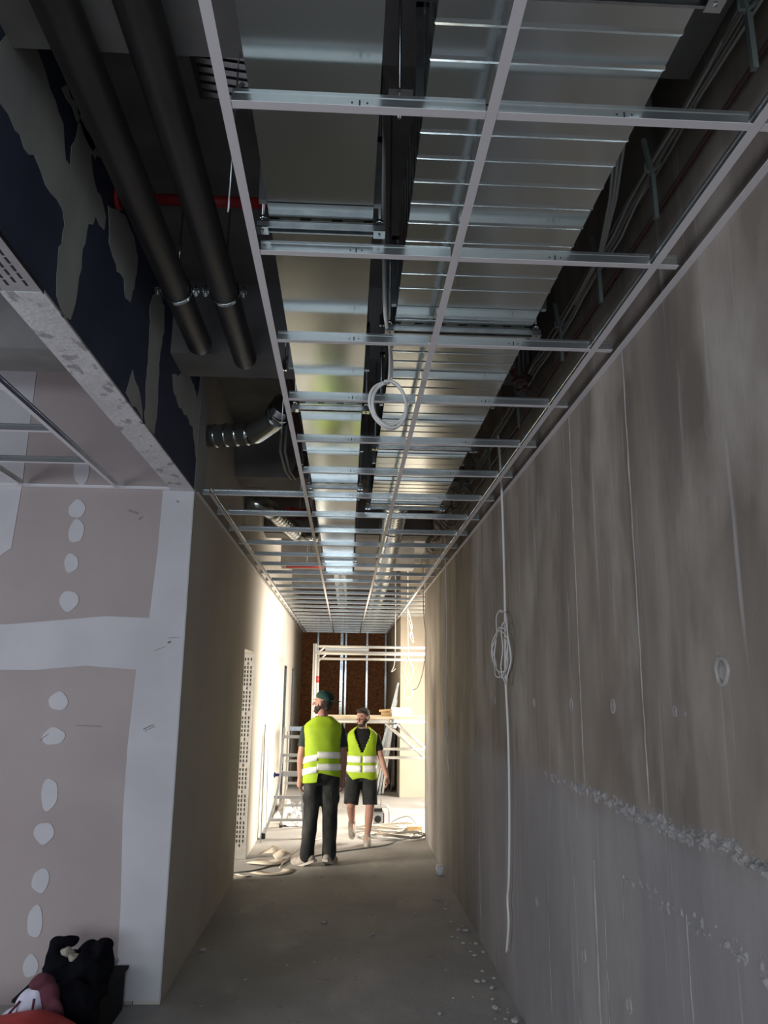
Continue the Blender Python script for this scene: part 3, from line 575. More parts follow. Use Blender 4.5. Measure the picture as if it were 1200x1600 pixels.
# ---------------------------------------------------------------- scaffold
t = thing('mobile_scaffold', (.3, 12, 0), 'aluminium mobile scaffold tower with platform standing across the corridor end', 'scaffold')
def tb(name, pts, r, m, par=t, n=12): return MB().tube(pts, r, n).build(name, m, par)
XA, XB, YA, YB = -.465, 1.55, 11.9, 12.65
for (x, y) in ((XA, YA), (XA+.02, YB), (XB, YA), (XB, YB)):
    zt = 2.42 if y == YA else 2.36
    tb('upright', [(x, y, .12), (x, y, zt)], .028, M['alu'])
    c = MB().tube([(x-.02, y, .07), (x+.02, y, .07)], .068, 20).build('castor', M['rubber'], t)
MB().tube([(XA+.02, YB, 1.86), (XA+.02, YB, 1.96)], .0285, 12).build('red_band', M['red'], t)['label'] = 'red tape band'
for x in (XA, XB):
    for z in (.35, .75, 1.13, 1.55, 1.95, 2.33):
        if x == XA and z in (1.55, 1.95): continue
        tb('rung', [(x, YA, z), (x+.01, YB, z)], .02, M['alu'])
for (y, z) in ((YA, 2.38), (YA, 2.28), (YB, 2.33), (YB, 2.23), (YA, 1.30), (YB, 1.30), (YA, .92), (YA, .80)):
    x0 = XA if z > 1 else .45
    tb('guard_rail', [(x0, y, z), (XB, y, z)], .021, M['alu'])
tb('corner_gusset', [(XA, YA, 2.25), (XA+.14, YA, 2.37)], .014, M['alu']); tb('corner_gusset', [(XA+.02, YB, 2.18), (XA+.16, YB, 2.32)], .014, M['alu'])
MB().box(XA+.15, .34, YA+.06, YB-.04, 2.33, 2.36).build('upper_deck', M['alu'], t)
MB().box(XA+.05, XB-.04, YA+.05, YB-.05, 1.335, 1.375).build('platform', M['ply'], t)
tb('diagonal_brace', [(.60, YA, 1.28), (1.16, YA, .82)], .024, M['alu']); tb('diagonal_brace', [(.76, YA, 1.28), (1.34, YA+.02, .80)], .024, M['alu'])
MB().tube([(.66, YA, 1.24), (.76, YA, 1.24)], .034, 12).tube([(.66, YA, 1.31), (.76, YA, 1.31)], .034, 12).build('brace_coupler', M['strut'], t)
tag(MB().box(.55, .82, 12.1, 12.3, 1.376, 1.43).bar((.52, 12.2, 1.45), (.86, 12.15, 1.475), .12, .03).build('wood_offcut', M['wood']), 'pale wood offcuts lying on the scaffold platform', 'wood offcut')
b_ = MB().box(.70, 1.0, 12.0, 12.09, 1.376, 1.50); tag(b_.build('paper_bag', M['bag'], None, .02, 14), 'crumpled white printed bag on the scaffold platform beside the wood', 'bag')
# ---------------------------------------------------------------- ladder
t = thing('step_ladder', (-.7, 10.2, 0), 'grey aluminium combination ladder with flared feet by the left wall', 'ladder')
def rail(pts, w=.028, d=.055, name='rail', m=None):
    mb = MB(); P = sm_path(pts, 5)
    for i in range(len(P)-1): mb.bar(P[i], P[i+1]+(P[i+1]-P[i]).normalized()*.004, w, d, up=(0, 1, 0))
    return mb.build(name, m or M['lalu'], t)
LL = [(-.945, 10.12, .03), (-.89, 10.14, .18), (-.83, 10.16, .40), (-.79, 10.2, .62), (-.775, 10.24, .9), (-.755, 10.3, 1.28)]
LR = [(-.46, 10.12, .03), (-.47, 10.14, .18), (-.495, 10.16, .40), (-.505, 10.2, .62), (-.505, 10.24, .9), (-.51, 10.3, 1.28)]
rail(LL); rail(LR)
rail([(-.80, 10.9, .02), (-.735, 10.65, .6), (-.72, 10.4, 1.22)], .022, .045, 'rear_rail'); rail([(-.45, 10.9, .02), (-.49, 10.65, .6), (-.50, 10.4, 1.22)], .022, .045, 'rear_rail')
for z, h in ((.20, .03), (.46, .035), (.73, .06), (.95, .035), (1.17, .035)):
    xl = {.20: -.885, .46: -.82, .73: -.785, .95: -.77, 1.17: -.762}[z]; xr = {.20: -.475, .46: -.5, .73: -.505, .95: -.505, 1.17: -.51}[z]
    MB().box(xl, xr, 10.16+z*.09, 10.20+z*.09, z-h/2, z+h/2).build('rung', M['lalu'], t)
for z in (.30, .58, .86): MB().box(-.77+z*.03, -.47-z*.03, 10.78-z*.33, 10.81-z*.33, z-.014, z+.014).build('rear_rung', M['lalu'], t)
MB().box(-.70, -.50, 10.32, 10.40, 1.24, 1.29).build('hinge', M['strut'], t)
MB().tube([(-.86, 10.2, .72), (-.79, 10.2, .72)], .018, 10).box(-.855, -.84, 10.17, 10.23, .69, .75).build('blue_knob', M['bluep'], t)['label'] = 'blue star knob'
MB().tube([(-.84, 10.18, .46), (-.80, 10.18, .46)], .018, 10).build('blue_knob', M['bluep'], t)
for x in (-.945, -.46): MB().box(x-.022, x+.022, 10.08, 10.15, .001, .06).build('rubber_foot', M['rubber'], t)
for x in (-.80, -.45): MB().box(x-.018, x+.018, 10.87, 10.93, .001, .05).build('rubber_foot', M['rubber'], t)
tag(MB().bar((-.95, 9.85, .0), (-.99, 10.2, 1.32), .012, .02).build('metal_strip', M['strut']), 'thin grey metal strip leaning on the bright left wall', 'metal strip')
tag(MB().bar((-.96, 10.6, .0), (-.992, 10.72, 1.0), .012, .02).build('metal_strip', M['strut']), 'shorter thin strip leaning on the left wall behind the ladder', 'metal strip')
# crumpled sheets
def crumple(name, x0, x1, y0, y1, h, m, label, cat, seed, n=26, z0=.004):
    mb = MB(); v = []
    for i in range(n+1):
        for j in range(n+1):
            x = x0+(x1-x0)*i/n; y = y0+(y1-y0)*j/n; e = min(1, 5*min(i/n, 1-i/n, j/n, 1-j/n)+.25)
            q = Vector((x*7+seed, y*5, seed)); a = abs(noise.noise(q))+.5*abs(noise.noise(q*2.3))
            v.append((x+.03*noise.noise(q*1.5), y+.04*noise.noise(q*1.7), z0+h*e*a*1.4))
    f = [(i*(n+1)+j, (i+1)*(n+1)+j, (i+1)*(n+1)+j+1, i*(n+1)+j+1) for i in range(n) for j in range(n)]
    mb.add(v, f, 0, False); o = mb.build(name, m); s_ = o.modifiers.new('t', 'SOLIDIFY'); s_.thickness = .003; s_.offset = 1; return tag(o, label, cat)
crumple('plastic_sheet', -.95, -.56, 11.4, 12.9, .16, M['sheet'], 'crumpled pale plastic sheet on the floor behind the ladder', 'plastic sheet', 3)
crumple('plastic_sheet', -.82, -.5, 10.95, 11.3, .07, M['sheet'], 'small crumpled plastic scrap between the ladder feet', 'plastic sheet', 8, 16)
# paper scraps: curled strips
def strip(pts, w, label, lift=.0):
    mb = MB(); P = sm_path(pts, 5); v = []
    for i, p in enumerate(P):
        t_ = (P[min(i+1, len(P)-1)]-P[max(i-1, 0)]).normalized(); s_ = Vector((-t_.y, t_.x, 0)).normalized()*w/2; v += [p-s_, p+s_+Vector((0, 0, lift))]
    mb.add(v, [(2*i, 2*i+1, 2*i+3, 2*i+2) for i in range(len(P)-1)], 0, True); o = mb.build('paper_strip', M['paper'])
    k = o.modifiers.new('t', 'SOLIDIFY'); k.thickness = .002; k.offset = 1; tag(o, label, 'paper strip')
strip([(-.93, 8.72, .01), (-.82, 8.60, .03), (-.70, 8.62, .02), (-.62, 8.80, .004)], .13, 'curled pale paper strip on the floor nearest the jamb profile', .02)
strip([(-.86, 9.15, .01), (-.74, 9.05, .05), (-.64, 9.2, .02)], .12, 'curled brown paper strip behind the front paper strip', .05)
strip([(-.85, 8.32, .004), (-.70, 8.22, .006), (-.55, 8.28, .008), (-.52, 8.45, .004)], .12, 'flat pale paper strip lying closest to the viewer on the floor')
strip([(-.70, 8.85, .01), (-.62, 8.92, .05), (-.58, 9.05, .03)], .09, 'small upright curl of paper left of the green-capped worker', .04)
strip([(-1.0, 8.22, .006), (-.92, 8.12, .01), (-.88, 8.16, .006)], .06, 'tiny paper scrap at the wall end beside the first doorway')
# floor cables
tag(MB().tube(sm_path([(-1.12, 8.25, .007), (-.85, 8.38, .007), (-.6, 8.75, .007), (-.35, 9.0, .007), (-.1, 9.25, .007), (.25, 9.5, .007), (.55, 9.75, .007), (.75, 10.3, .007)]), .007, 6).build('floor_cable', M['tie']), 'dark cable running across the dusty floor behind both workers', 'cable')
tag(MB().tube(sm_path([(-.62, 8.5, .008), (-.55, 8.9, .03), (-.40, 9.6, .04), (-.25, 10.1, .008)]), .007, 6).build('floor_cable', M['paper']), 'pale cable curving up beside the paper strips', 'cable')
for k, (cx, cy, rx, ry) in enumerate(((.52, 10.2, .30, .22), (.66, 10.35, .26, .20), (.72, 10.15, .24, .15), (.45, 10.5, .28, .15), (.6, 10.62, .34, .16))):
    pts = [(cx+rx*math.cos(a)*(1+.1*math.sin(3*a+k)), cy+ry*math.sin(a)*(1+.1*math.cos(2*a+k)), .012+.012*k+.012*math.sin(2*a)) for a in [i*2*PI/40 for i in range(82)]]
    tag(MB().tube([(p[0]+(.03 if i > 40 else 0), p[1], p[2]+(.012 if i > 40 else 0)) for i, p in enumerate(pts)], .009, 8).build('cable_coil', [M['cable'], M['paper'], M['dcable']][k % 3]), 'loose coil of extension cable on the bright floor, '+['front centre', 'right and pale brown', 'far right and dusty', 'left at the walking worker', 'rear wide one under the radio cable'][k], 'cable coil', 'cable coils by the radio')
tag(MB().tube(sm_path([(.60, 11.0, .02), (.7, 10.8, .12), (.85, 10.7, .17), (.95, 10.6, .08), (.98, 10.4, .02)]), .007, 8).build('floor_cable', M['gcable']), 'grey cable arching up from the coils right of the radio', 'cable')
tag(MB().box(.82, 1.0, 10.45, 10.6, .001, .09).build('wood_block', M['wood']), 'small wooden block on floor by the concrete wall end', 'wood block')
# radio
t = thing('jobsite_radio', (.50, 10.95, 0), 'grey jobsite radio in a tubular guard frame on the floor', 'radio')
o = MB().box(.40, .55, 10.87, 11.02, .03, .20).build('body', M['strut'], t); bv = o.modifiers.new('b', 'BEVEL'); bv.width = .02; bv.segments = 3
MB().box(.40, .52, 10.93, 10.98, .20, .235).build('handle_grip', M['rubber'], t)
MB().box(.53, .545, 10.862, 10.869, .05, .19).build('red_stripe', M['red'], t)['label'] = 'red vertical stripe'
MB().tube([(.46, 10.862, .11), (.46, 10.87, .11)], .045, 20).build('speaker', M['rubber'], t)
for y in (10.85, 11.04):
    MB().tube(sm_path([(.38, y, .02), (.36, y, .06), (.355, y, .2), (.38, y, .255), (.42, y, .265), (.55, y, .265), (.59, y, .25), (.61, y, .2), (.61, y, .06), (.59, y, .02), (.5, y, .012), (.38, y, .02)], 4), .010, 8).build('guard_tube', M['alu'], t)
for (x, z) in ((.37, .25), (.60, .25), (.37, .03), (.60, .03)): MB().tube([(x, 10.85, z), (x, 11.04, z)], .009, 8).build('guard_tube', M['alu'], t)
MB().tube([(.50, 10.98, .22), (.505, 11.0, .34)], .004, 6).build('antenna', M['rubber'], t)
# leaning studs at the end right
for k, (x0, x1, zt) in enumerate(((.44, .80, 1.89), (.50, .845, 1.88), (.56, .87, 1.86), (.62, .915, 1.88), (.68, .93, 1.80), (.47, .82, 1.6))):
    tag(MB().bar((x0, 13.99+k*.07, .012), (.925, 13.99+k*.07, zt), .035, .03, up=(0, 1, 0)).build('leaning_stud', M['galv'] if k % 3 else M['strut']), 'metal stud leaning behind the pillar edge, %s from the viewer' % ORD[k], 'metal stud', 'leaning studs by the pillar')
o = crumple('dark_sheeting', .3, .74, 14.6, 15.6, .5, M['dpanel'], 'heap of dark blue sheeting on the floor left of the pillar', 'sheeting', 5)
tag(MB().bar((.84, 14.95, .006), (.93, 14.95, 1.35), .02, .7, up=(0, 1, 0)).build('leaning_board', M['dpanel']), 'dark panel leaning upright in the shadow behind the leaning studs', 'panel')
# cup and chips
t = thing('crushed_cup', (.965, 8.2, 0), 'crushed silvery drink cup on the floor against the concrete wall', 'cup')
o = MB().loft([(.955, 8.2, .004, .028, .03), (.958, 8.2, .03, .034, .026), (.955, 8.2, .06, .038, .034), (.962, 8.2, .085, .042, .03)], 16).build('cup_body', M['cup'], t, .012, 25)
MB().loft([(.962, 8.2, .083, .045, .034), (.962, 8.2, .092, .043, .03)], 16).build('lid', M['white'], t)
bm_ = MB().ball((0, 0, 0), (1, .8, .6), 0, 1)
protos = []
for k in range(4):
    v = [p*(1+.35*noise.noise(p*1.7+Vector((k*5, 0, 0)))) for p in bm_.v]
    me = bpy.data.meshes.new('concrete_chip'); me.from_pydata(v, [], bm_.f); me.materials.append(M['chip']); protos.append(me)
for k in range(110):
    near = random.random() < .6
    y = random.uniform(2.9, 7.4); x = (.99-abs(random.gauss(0, .09))) if near else random.uniform(.15, .95)
    s_ = random.uniform(.007, .022)*(1.2 if near else .9)
    o = bpy.data.objects.new('concrete_chip', protos[k % 4]); COL.objects.link(o); o.location = (min(x, .985), y, s_*.45); o.scale = (s_, s_*random.uniform(.7, 1.3), s_*.8); o.rotation_euler = (0, 0, random.uniform(0, 6))
    tag(o, 'small grey concrete crumb on the floor along the concrete wall', 'rubble', 'concrete crumbs by the right wall')
for k in range(16):
    o = bpy.data.objects.new('concrete_chip', protos[k % 4]); COL.objects.link(o); s_ = random.uniform(.006, .013); o.location = (random.uniform(-.8, .2), random.uniform(4.5, 8.0), s_*.4); o.scale = (s_, s_, s_*.7)
    tag(o, 'small grey concrete crumb lying in the middle of the floor', 'rubble', 'concrete crumbs mid floor')
for (x, y, s_, lab) in ((-.93, 5.95, .03, 'pale plaster lump against the foot of the left wall'), (-.12, 6.6, .028, 'small pale plaster lump alone in the middle of the floor')):
    o = bpy.data.objects.new('plaster_lump', protos[1]); COL.objects.link(o); o.location = (x, y, s_*.3); o.scale = (s_, s_*1.4, s_*.6); tag(o, lab, 'rubble')

# ---------------------------------------------------------------- things at lower left
t = thing('storage_crate', (-1.4, 4.7, 0), 'low dark plastic crate under the pile of clothes', 'crate')
MB().box(-1.62, -1.2, 4.46, 4.93, .002, .205).build('body', M['crate'], t)
MB().box(-1.63, -1.185, 4.445, 4.945, .205, .22).build('rim', M['crate'], t)
t = thing('black_jacket', (-1.35, 4.65, .221), 'black jacket dumped in a peaked heap on the crate', 'jacket')
mb = MB().ball((-1.40, 4.62, .30), (.15, .15, .09), 0, 3).ball((-1.31, 4.60, .31), (.12, .14, .10), 0, 3).ball((-1.26, 4.62, .34), (.055, .11, .10), 0, 3)
mb.ball((-1.49, 4.64, .37), (.045, .07, .08), 0, 3).ball((-1.45, 4.64, .435), (.06, .05, .03), 0, 3).ball((-1.30, 4.63, .385), (.09, .07, .045), 0, 3).ball((-1.235, 4.62, .405), (.03, .05, .03), 0, 3)
mb.ball((-1.36, 4.37, .13), (.13, .07, .12), 0, 3).ball((-1.30, 4.40, .22), (.10, .08, .10), 0, 3)
mb.ball((-1.24, 4.50, .24), (.05, .12, .06), 0, 3).ball((-1.22, 4.43, .15), (.03, .05, .12), 0, 3)
o = mb.build('body', M['jacket'], t, .03, 15); remesh(o, .008, 1)
o = MB().ball((-1.41, 4.55, .405), (.035, .03, .025), 0, 3).ball((-1.375, 4.54, .385), (.03, .03, .018), 0, 3).build('lining', M['beige'], t, .014, 30)
o = MB().ball((-1.50, 4.33, .20), (.085, .07, .11), 0, 3).ball((-1.54, 4.32, .16), (.10, .07, .08), 0, 3).ball((-1.47, 4.33, .27), (.05, .05, .05), 0, 3).ball((-1.42, 4.28, .14), (.05, .03, .09), 0, 3).build('cloth_bag', M['wcloth'], None, .016, 12); remesh(o, .008, 2)
tag(o, 'white cloth bag slumped left of the black jacket', 'bag')
MB().tube(sm_path([(-1.455, 4.245, .12), (-1.46, 4.25, .19), (-1.465, 4.28, .28)]), .006, 6).tube(sm_path([(-1.61, 4.25, .14), (-1.585, 4.25, .20), (-1.53, 4.28, .27)]), .006, 6).build('cord', M['maroon'], o)
o = MB().ball((-1.45, 4.34, .33), (.06, .05, .04), 0, 3).ball((-1.40, 4.32, .27), (.055, .045, .07), 0, 3).ball((-1.36, 4.29, .18), (.05, .04, .1), 0, 3).build('maroon_cloth', M['maroon'], None, .02, 14); remesh(o, .008, 2)
tag(o, 'maroon cloth hanging down between the white bag and the jacket', 'cloth')
t = thing('tool_bag', (-1.5, 3.95, 0), 'bright red nylon tool bag in the bottom left corner', 'bag')
mb = MB(); v = []
for x, zt in ((-2.1, .20), (-1.75, .23), (-1.47, .285), (-1.38, .295), (-1.27, .25), (-1.14, .16)):
    v += [(x, 3.7, .01), (x, 3.66, zt*.8), (x, 3.8, zt), (x, 4.18, zt), (x, 4.26, zt*.8), (x, 4.24, .01)]
mb.add(v, [(i*6+a, i*6+(a+1) % 6, (i+1)*6+(a+1) % 6, (i+1)*6+a) for i in range(5) for a in range(6)]+[(0, 1, 2, 3, 4, 5), (30, 35, 34, 33, 32, 31)], 0, True)
o = mb.build('body', M['redbag'], t); o.modifiers.new('s', 'SUBSURF').levels = 2; o.modifiers['s'].render_levels = 2
MB().tube(sm_path([(-1.7, 3.9, .2), (-1.6, 3.95, .27), (-1.45, 3.95, .275), (-1.35, 3.9, .22)]), .012, 8).build('handle', M['crate'], t)
tag(MB().box(-1.25, -1.19, 4.30, 4.38, .002, .12).build('red_box', M['redbag']), 'small red box standing at the crate corner', 'box')
tag(MB().ball((-1.21, 4.20, .03), (.03, .03, .03)).build('white_cap_bottle', M['wcloth']), 'small white round object beside the red box', 'container')
o = MB().ball((-1.86, 4.35, .1), (.10, .12, .1), 0, 3).ball((-1.75, 4.35, .08), (.06, .1, .08), 0, 3).build('dark_cloth', M['maroon'], None, .02, 10); tag(remesh(o, .01, 2), 'dark maroon rag heap at the left picture edge', 'cloth')
tag(MB().ball((-1.24, 4.84, .275), (.025, .018, .02)).build('white_rag', M['wcloth']), 'tiny white rag on the crate rim beside the jacket', 'cloth')

# ---------------------------------------------------------------- people
def hand(mb, wrist, d, palm_n, side, curl=.6, L=.185):
    """palm + five bent fingers; d: direction of fingers, palm_n: palm normal, side: thumb direction"""
    w = Vector(wrist); d = Vector(d).normalized(); pn = Vector(palm_n).normalized(); s_ = Vector(side).normalized()
    pc = w+d*.048
    mb.tube([w, w+d*.03, w+d*.075, w+d*.09], [.026, .032, .036, .03], 12)
    mb.ball(pc+d*.01, .034)
    for i, (o_, l) in enumerate(((.030, .070), (.011, .080), (-.009, .075), (-.028, .058))):
        b = w+d*.085+s_*o_; a = b+(d*math.cos(curl*.4)+pn*math.sin(curl*.4))*l*.45
        c = a+(d*math.cos(curl)+pn*math.sin(curl))*l*.32; e = c+(d*math.cos(curl*1.5)+pn*math.sin(curl*1.5))*l*.25
        mb.limb([b, a, c, e], [.0098, .0090, .0082, .0072], 8, 2)
    b = w+d*.025+s_*.026; a = b+(s_*.75+d*.6+pn*.3).normalized()*.035; c = a+(d+s_*.25+pn*.35).normalized()*.03
    mb.limb([b, a, c, c+(d+pn*.4).normalized()*.022], [.013, .0115, .010, .0085], 8, 2)
def head(mb, c, yaw, pitch=0, s=1):
    """head facing local +Y turned by yaw; c = head centre"""
    R = Matrix.Rotation(yaw, 3, 'Z') @ Matrix.Rotation(pitch, 3, 'X'); c = Vector(c)
    def q(x, y, z): return c+R @ Vector((x*s, y*s, z*s))
    mb.ball(q(0, -.012, .03), (.076*s, .095*s, .092*s), 0, 3, R); mb.ball(q(0, .022, -.04), (.058*s, .066*s, .068*s), 0, 3, R)
    mb.ball(q(0, .055, -.088), (.030*s, .028*s, .022*s), 0, 2, R)
    mb.limb([q(0, .086, .012), q(0, .108, -.026)], [.008*s, .014*s]); mb.ball(q(0, .084, .028), (.045*s, .016*s, .012*s), 0, 2, R)
    for e in (-1, 1):
        mb.ball(q(.079*e, -.008, -.004), (.010*s, .020*s, .032*s), 0, 2, R); mb.ball(q(.034*e, .066, -.018), (.022*s, .018*s, .016*s), 0, 2, R)
    mb.ball(q(0, .078, -.055), (.024*s, .012*s, .007*s), 0, 2, R); mb.ball(q(0, .077, -.066), (.020*s, .012*s, .007*s), 0, 2, R)
    return q, R
def vest_shell(th0, th1, keep, rx, ry, n=96, m=60, z0=.0, ztop=1.44, hem=None, cy=0):
    mb = MB(); v = []; idx = {}; f = []
    for j in range(m+1):
        for i in range(n):
            a = 2*PI*i/n; t_ = j/m; zb = hem(a) if hem else z0; z = zb+(ztop-zb)*t_
            X_, Y_, cz = rx(z), ry(z), 0; ca, sa = math.cos(a), math.sin(a)
            wr_ = 1+.012*math.sin(a*7+z*23)*(1-t_*.5)
            zz = z-.115*max(0, (z-1.30)/.14)**1.5*max(0, abs(X_*ca)-.07)*2.4 if z > 1.30 else z
            v.append((X_*math.copysign(abs(ca)**.85, ca)*wr_, cy+Y_*math.copysign(abs(sa)**.85, sa)*wr_, zz))
    for j in range(m):
        for i in range(n):
            a = 2*PI*(i+.5)/n; k = j*n+i; z = sum(v[q_][2] for q_ in (k, k+n))/2; t_ = (j+.5)/m
            zb = hem(a) if hem else z0; zz = zb+(ztop-zb)*t_
            if keep(a, zz): f.append((k, j*n+(i+1) % n, (j+1)*n+(i+1) % n, k+n))
    mb.add(v, f, 0, True); return mb
def lerp_t(tab):
    def g(z):
        if z <= tab[0][0]: return tab[0][1]
        for (a, u), (b, w) in zip(tab, tab[1:]):
            if z <= b: t_ = (z-a)/(b-a); t_ = t_*t_*(3-2*t_)*.5+t_*.5; return u+(w-u)*t_
        return tab[-1][1]
    return g
def person(P, loc, label, rz, scale, spec):
    t = thing('person', (0, 0, 0), label, 'person')
    b = MB(); hip = .93
    lf, rf = spec['feet']   # each: hip, knee, ankle, toe points
    # torso, neck
    b.loft([(0, 0, .84, .10, .08), (0, -.005, .90, .155, .105), (0, 0, 1.0, .150, .10), (0, .005, 1.10, .140, .095), (0, .01, 1.22, .155, .108), (0, .005, 1.33, .175, .11), (0, 0, 1.40, .17, .092), (0, -.005, 1.44, .12, .07), (0, -.005, 1.47, .062, .058)], 24)
    b.limb([(-.11, 0, 1.39), (-.17, 0, 1.36)], [.055, .055]); b.limb([(.11, 0, 1.39), (.17, 0, 1.36)], [.055, .055])
    hc = Vector(spec['head']); b.limb([(0, -.008, 1.44), (hc.x*.7, hc.y*.4, 1.53)], [.058, .054])
    q, R = head(b, hc, spec['hyaw'], spec.get('hpit', 0))
    for L in (lf, rf):
        b.limb([L[0], L[1]], [.088, .060]); b.limb([L[1], Vector(L[1]).lerp(Vector(L[2]), .33), L[2]], [.058, .058, .037]); b.limb([L[2], L[3]], [.034, .020])
    for A, hd in zip(spec['arms'], spec['hands']):
        b.limb([A[0], A[1]], [.052, .042]); b.limb([A[1], Vector(A[1]).lerp(Vector(A[2]), .3), A[2]], [.041, .040, .027]); hand(b, A[2], *hd)
    remesh(b.build('body', spec['skin'], t), .0065, 3)
    for e in (-1, 1): MB().ball(q(.034*e, .082, -.012), .010, 0, 2).build('eye', M['eye'], t)
    # garments
    if spec['long']:
        g = MB().loft([(0, -.005, .80, .13, .095), (0, -.008, .88, .176, .122), (0, 0, .96, .168, .115), (0, 0, 1.02, .160, .108)], 24)
        for L in (lf, rf):
            k = Vector(L[1]); a = Vector(L[2]); h = Vector(L[0]); g.limb([h, h.lerp(k, .5), k, k.lerp(a, .35), k.lerp(a, .7), a+Vector((0, 0, .0))], [.106, .096, .079, .080, .073, .076], 18, 5)
            g.ball(h.lerp(k, .55)+Vector((math.copysign(.055, h.x), 0, 0)), (.05, .06, .09))
        remesh(g.build('trousers', spec['pants'], t, .006, 11), .009, 2)
    else:
        g = MB().loft([(0, -.005, .80, .14, .10), (0, -.008, .88, .18, .125), (0, 0, .96, .17, .115), (0, 0, 1.02, .16, .108)], 24)
        for L in (lf, rf):
            k = Vector(L[1]); h = Vector(L[0]); e_ = h.lerp(k, .98); g.limb([h, h.lerp(k, .4)], [.108, .106], 18, 4); g.tube([h.lerp(k, u) for u in (.2, .4, .6, .8, .98)], [.107, .106, .103, .100, .098], 18)
        remesh(g.build('shorts', spec['pants'], t, .006, 11), .009, 2)
    for A in spec['arms']:
        s0, e0 = Vector(A[0]), Vector(A[1]); g = MB().limb([Vector((s0.x*.62, s0.y, s0.z+.01)), s0], [.055, .060]).tube([s0, s0.lerp(e0, .35), s0.lerp(e0, .66)], [.061, .060, .059], 16)
        remesh(g.build('sleeve', spec['tee'], t, .004, 14), .008, 2)
    g = MB().loft([(0, 0, 1.0, .158, .11), (0, .005, 1.12, .150, .104), (0, .01, 1.22, .162, .115), (0, .005, 1.33, .180, .118), (0, 0, 1.405, .165, .09), (0, -.005, 1.452, .12, .078), (0, -.006, 1.475, .076, .070)], 28)
    remesh(g.build('shirt', spec['tee'], t), .009, 2)
    rx = lerp_t([(.84, .200), (.98, .196), (1.12, .188), (1.25, .198), (1.36, .212), (1.42, .208), (1.455, .19), (1.50, .105)]); ry = lerp_t([(.84, .142), (1.0, .140), (1.15, .136), (1.30, .145), (1.38, .130), (1.45, .098), (1.50, .082)])
    vs = vest_shell(0, 0, spec['keep'], rx, ry, hem=spec['hem'], ztop=1.497)
    o = vs.build('safety_vest', M['vest'], t); sd = o.modifiers.new('t', 'SOLIDIFY'); sd.thickness = .007; sd.offset = 0
    for bands in spec['bands']:
        mb = MB(); n = 64; v = []; f = []
        a0, a1, zf0, w = bands
        for i in range(n+1):
            a = a0+(a1-a0)*i/n; zc = zf0(a)
            for dz in (-w/2, w/2):
                z = zc+dz; ca, sa = math.cos(a), math.sin(a); wr_ = 1+.012*math.sin(a*7+z*23)
                v.append(((rx(z)+.007)*math.copysign(abs(ca)**.85, ca)*wr_, (ry(z)+.007)*math.copysign(abs(sa)**.85, sa)*wr_, z))
        mb.add(v, [(2*i, 2*i+1, 2*i+3, 2*i+2) for i in range(n)], 0, True)
        bo = mb.build('reflective_band', M['band'], o); k = bo.modifiers.new('t', 'SOLIDIFY'); k.thickness = .003; k.offset = 1
    # shoes
    for L in (lf, rf):
        a, to = Vector(L[2]), Vector(L[3]); dd = (to-a); u = dd.normalized(); base = spec.get('ground', 0)
        up = Vector((0, 0, 1)); nrm = (up-u*up.dot(u)).normalized()
        fl_ = a-nrm*.062; g = MB()
        heel = a-u*.045-nrm*.038; toe = to+u*.03-nrm*.010
        g.limb([heel, a+u*.03-nrm*.03, a+u*.10-nrm*.036, toe], [.046, .054, .052, .043], 14, 4); g.limb([a+nrm*.015, a-nrm*.03], [.052, .054])
        sh = remesh(g.build('shoe', M['shoe'], t), .008, 2)
        s2 = MB(); sd_ = u.cross(nrm).normalized(); pr = [(-.09, .030), (-.07, .042), (0, .044), (.06, .046), (.13, .049), (.18, .040), (.205, .020)]
        v = []
        for (l, w) in pr:
            for s_ in (-1, 1):
                for zz in (-.083, -.060): v.append(a+u*l+sd_*w*s_+nrm*zz)
        f = []
        for i in range(len(pr)-1):
            k = i*4; f += [(k, k+4, k+5, k+1), (k+2, k+3, k+7, k+6), (k+1, k+5, k+7, k+3), (k, k+2, k+6, k+4)]
        f += [(0, 1, 3, 2), (24, 26, 27, 25)]; s2.add(v, f); s2.build('sole', M['sole'], sh)
    # hair and beard
    s = 1
    def shell(name, m, parts, vox=.007, amp=.004):
        g = MB()
        for (x, y, z, a_, b_, c_) in parts: g.ball(q(x, y, z), (a_, b_, c_), 0, 3, R)
        return remesh(g.build(name, m, t, amp, 40), vox, 1)
    shell('hair', M['hair'], spec['hair'])
    shell('beard', M['hair'], [(0, .055, -.092, .042, .032, .030), (.042, .038, -.065, .020, .036, .038), (-.042, .038, -.065, .020, .036, .038), (.060, .010, -.035, .014, .020, .035), (-.060, .010, -.035, .014, .020, .035), (0, .086, -.047, .026, .008, .006), (0, .070, -.078, .026, .018, .012)], .006, .003)
    if spec.get('cap'):
        g = MB().ball(q(0, -.018, .075), (.086, .100, .062), 0, 3, R).ball(q(0, -.05, .055), (.080, .075, .05), 0, 3, R); c_ = remesh(g.build('cap', M['cap'], t), .007, 2)
        g = MB().ball(q(-.01, -.15, .035), (.055, .055, .008), 0, 3, R); g.build('visor', M['cap'], c_)
    t.location = loc; t.rotation_euler = (0, 0, rz); t.scale = (scale,)*3
    return t
def keep1(a, z):     # seen from behind: full back, armholes at the sides, open neck
    side = abs(math.cos(a)); 
    if 1.17 < z < 1.475 and side > .955-.03*math.sin((z-1.17)/.3*PI): return False
    if math.sin(a) > .2 and abs(a-PI/2) < .12+.5*max(0, z-1.15): return False
    return True
def keep2(a, z):
    side = abs(math.cos(a))
    if 1.17 < z < 1.475 and side > .955-.03*math.sin((z-1.17)/.3*PI): return False
    if math.sin(a) > 0:
        w = .015 if z < 1.16 else .015+(z-1.16)*1.85
        if abs(a-PI/2) < w: return False
    return True
step = lambda a, l, r: l if math.cos(a) < -.12 else r
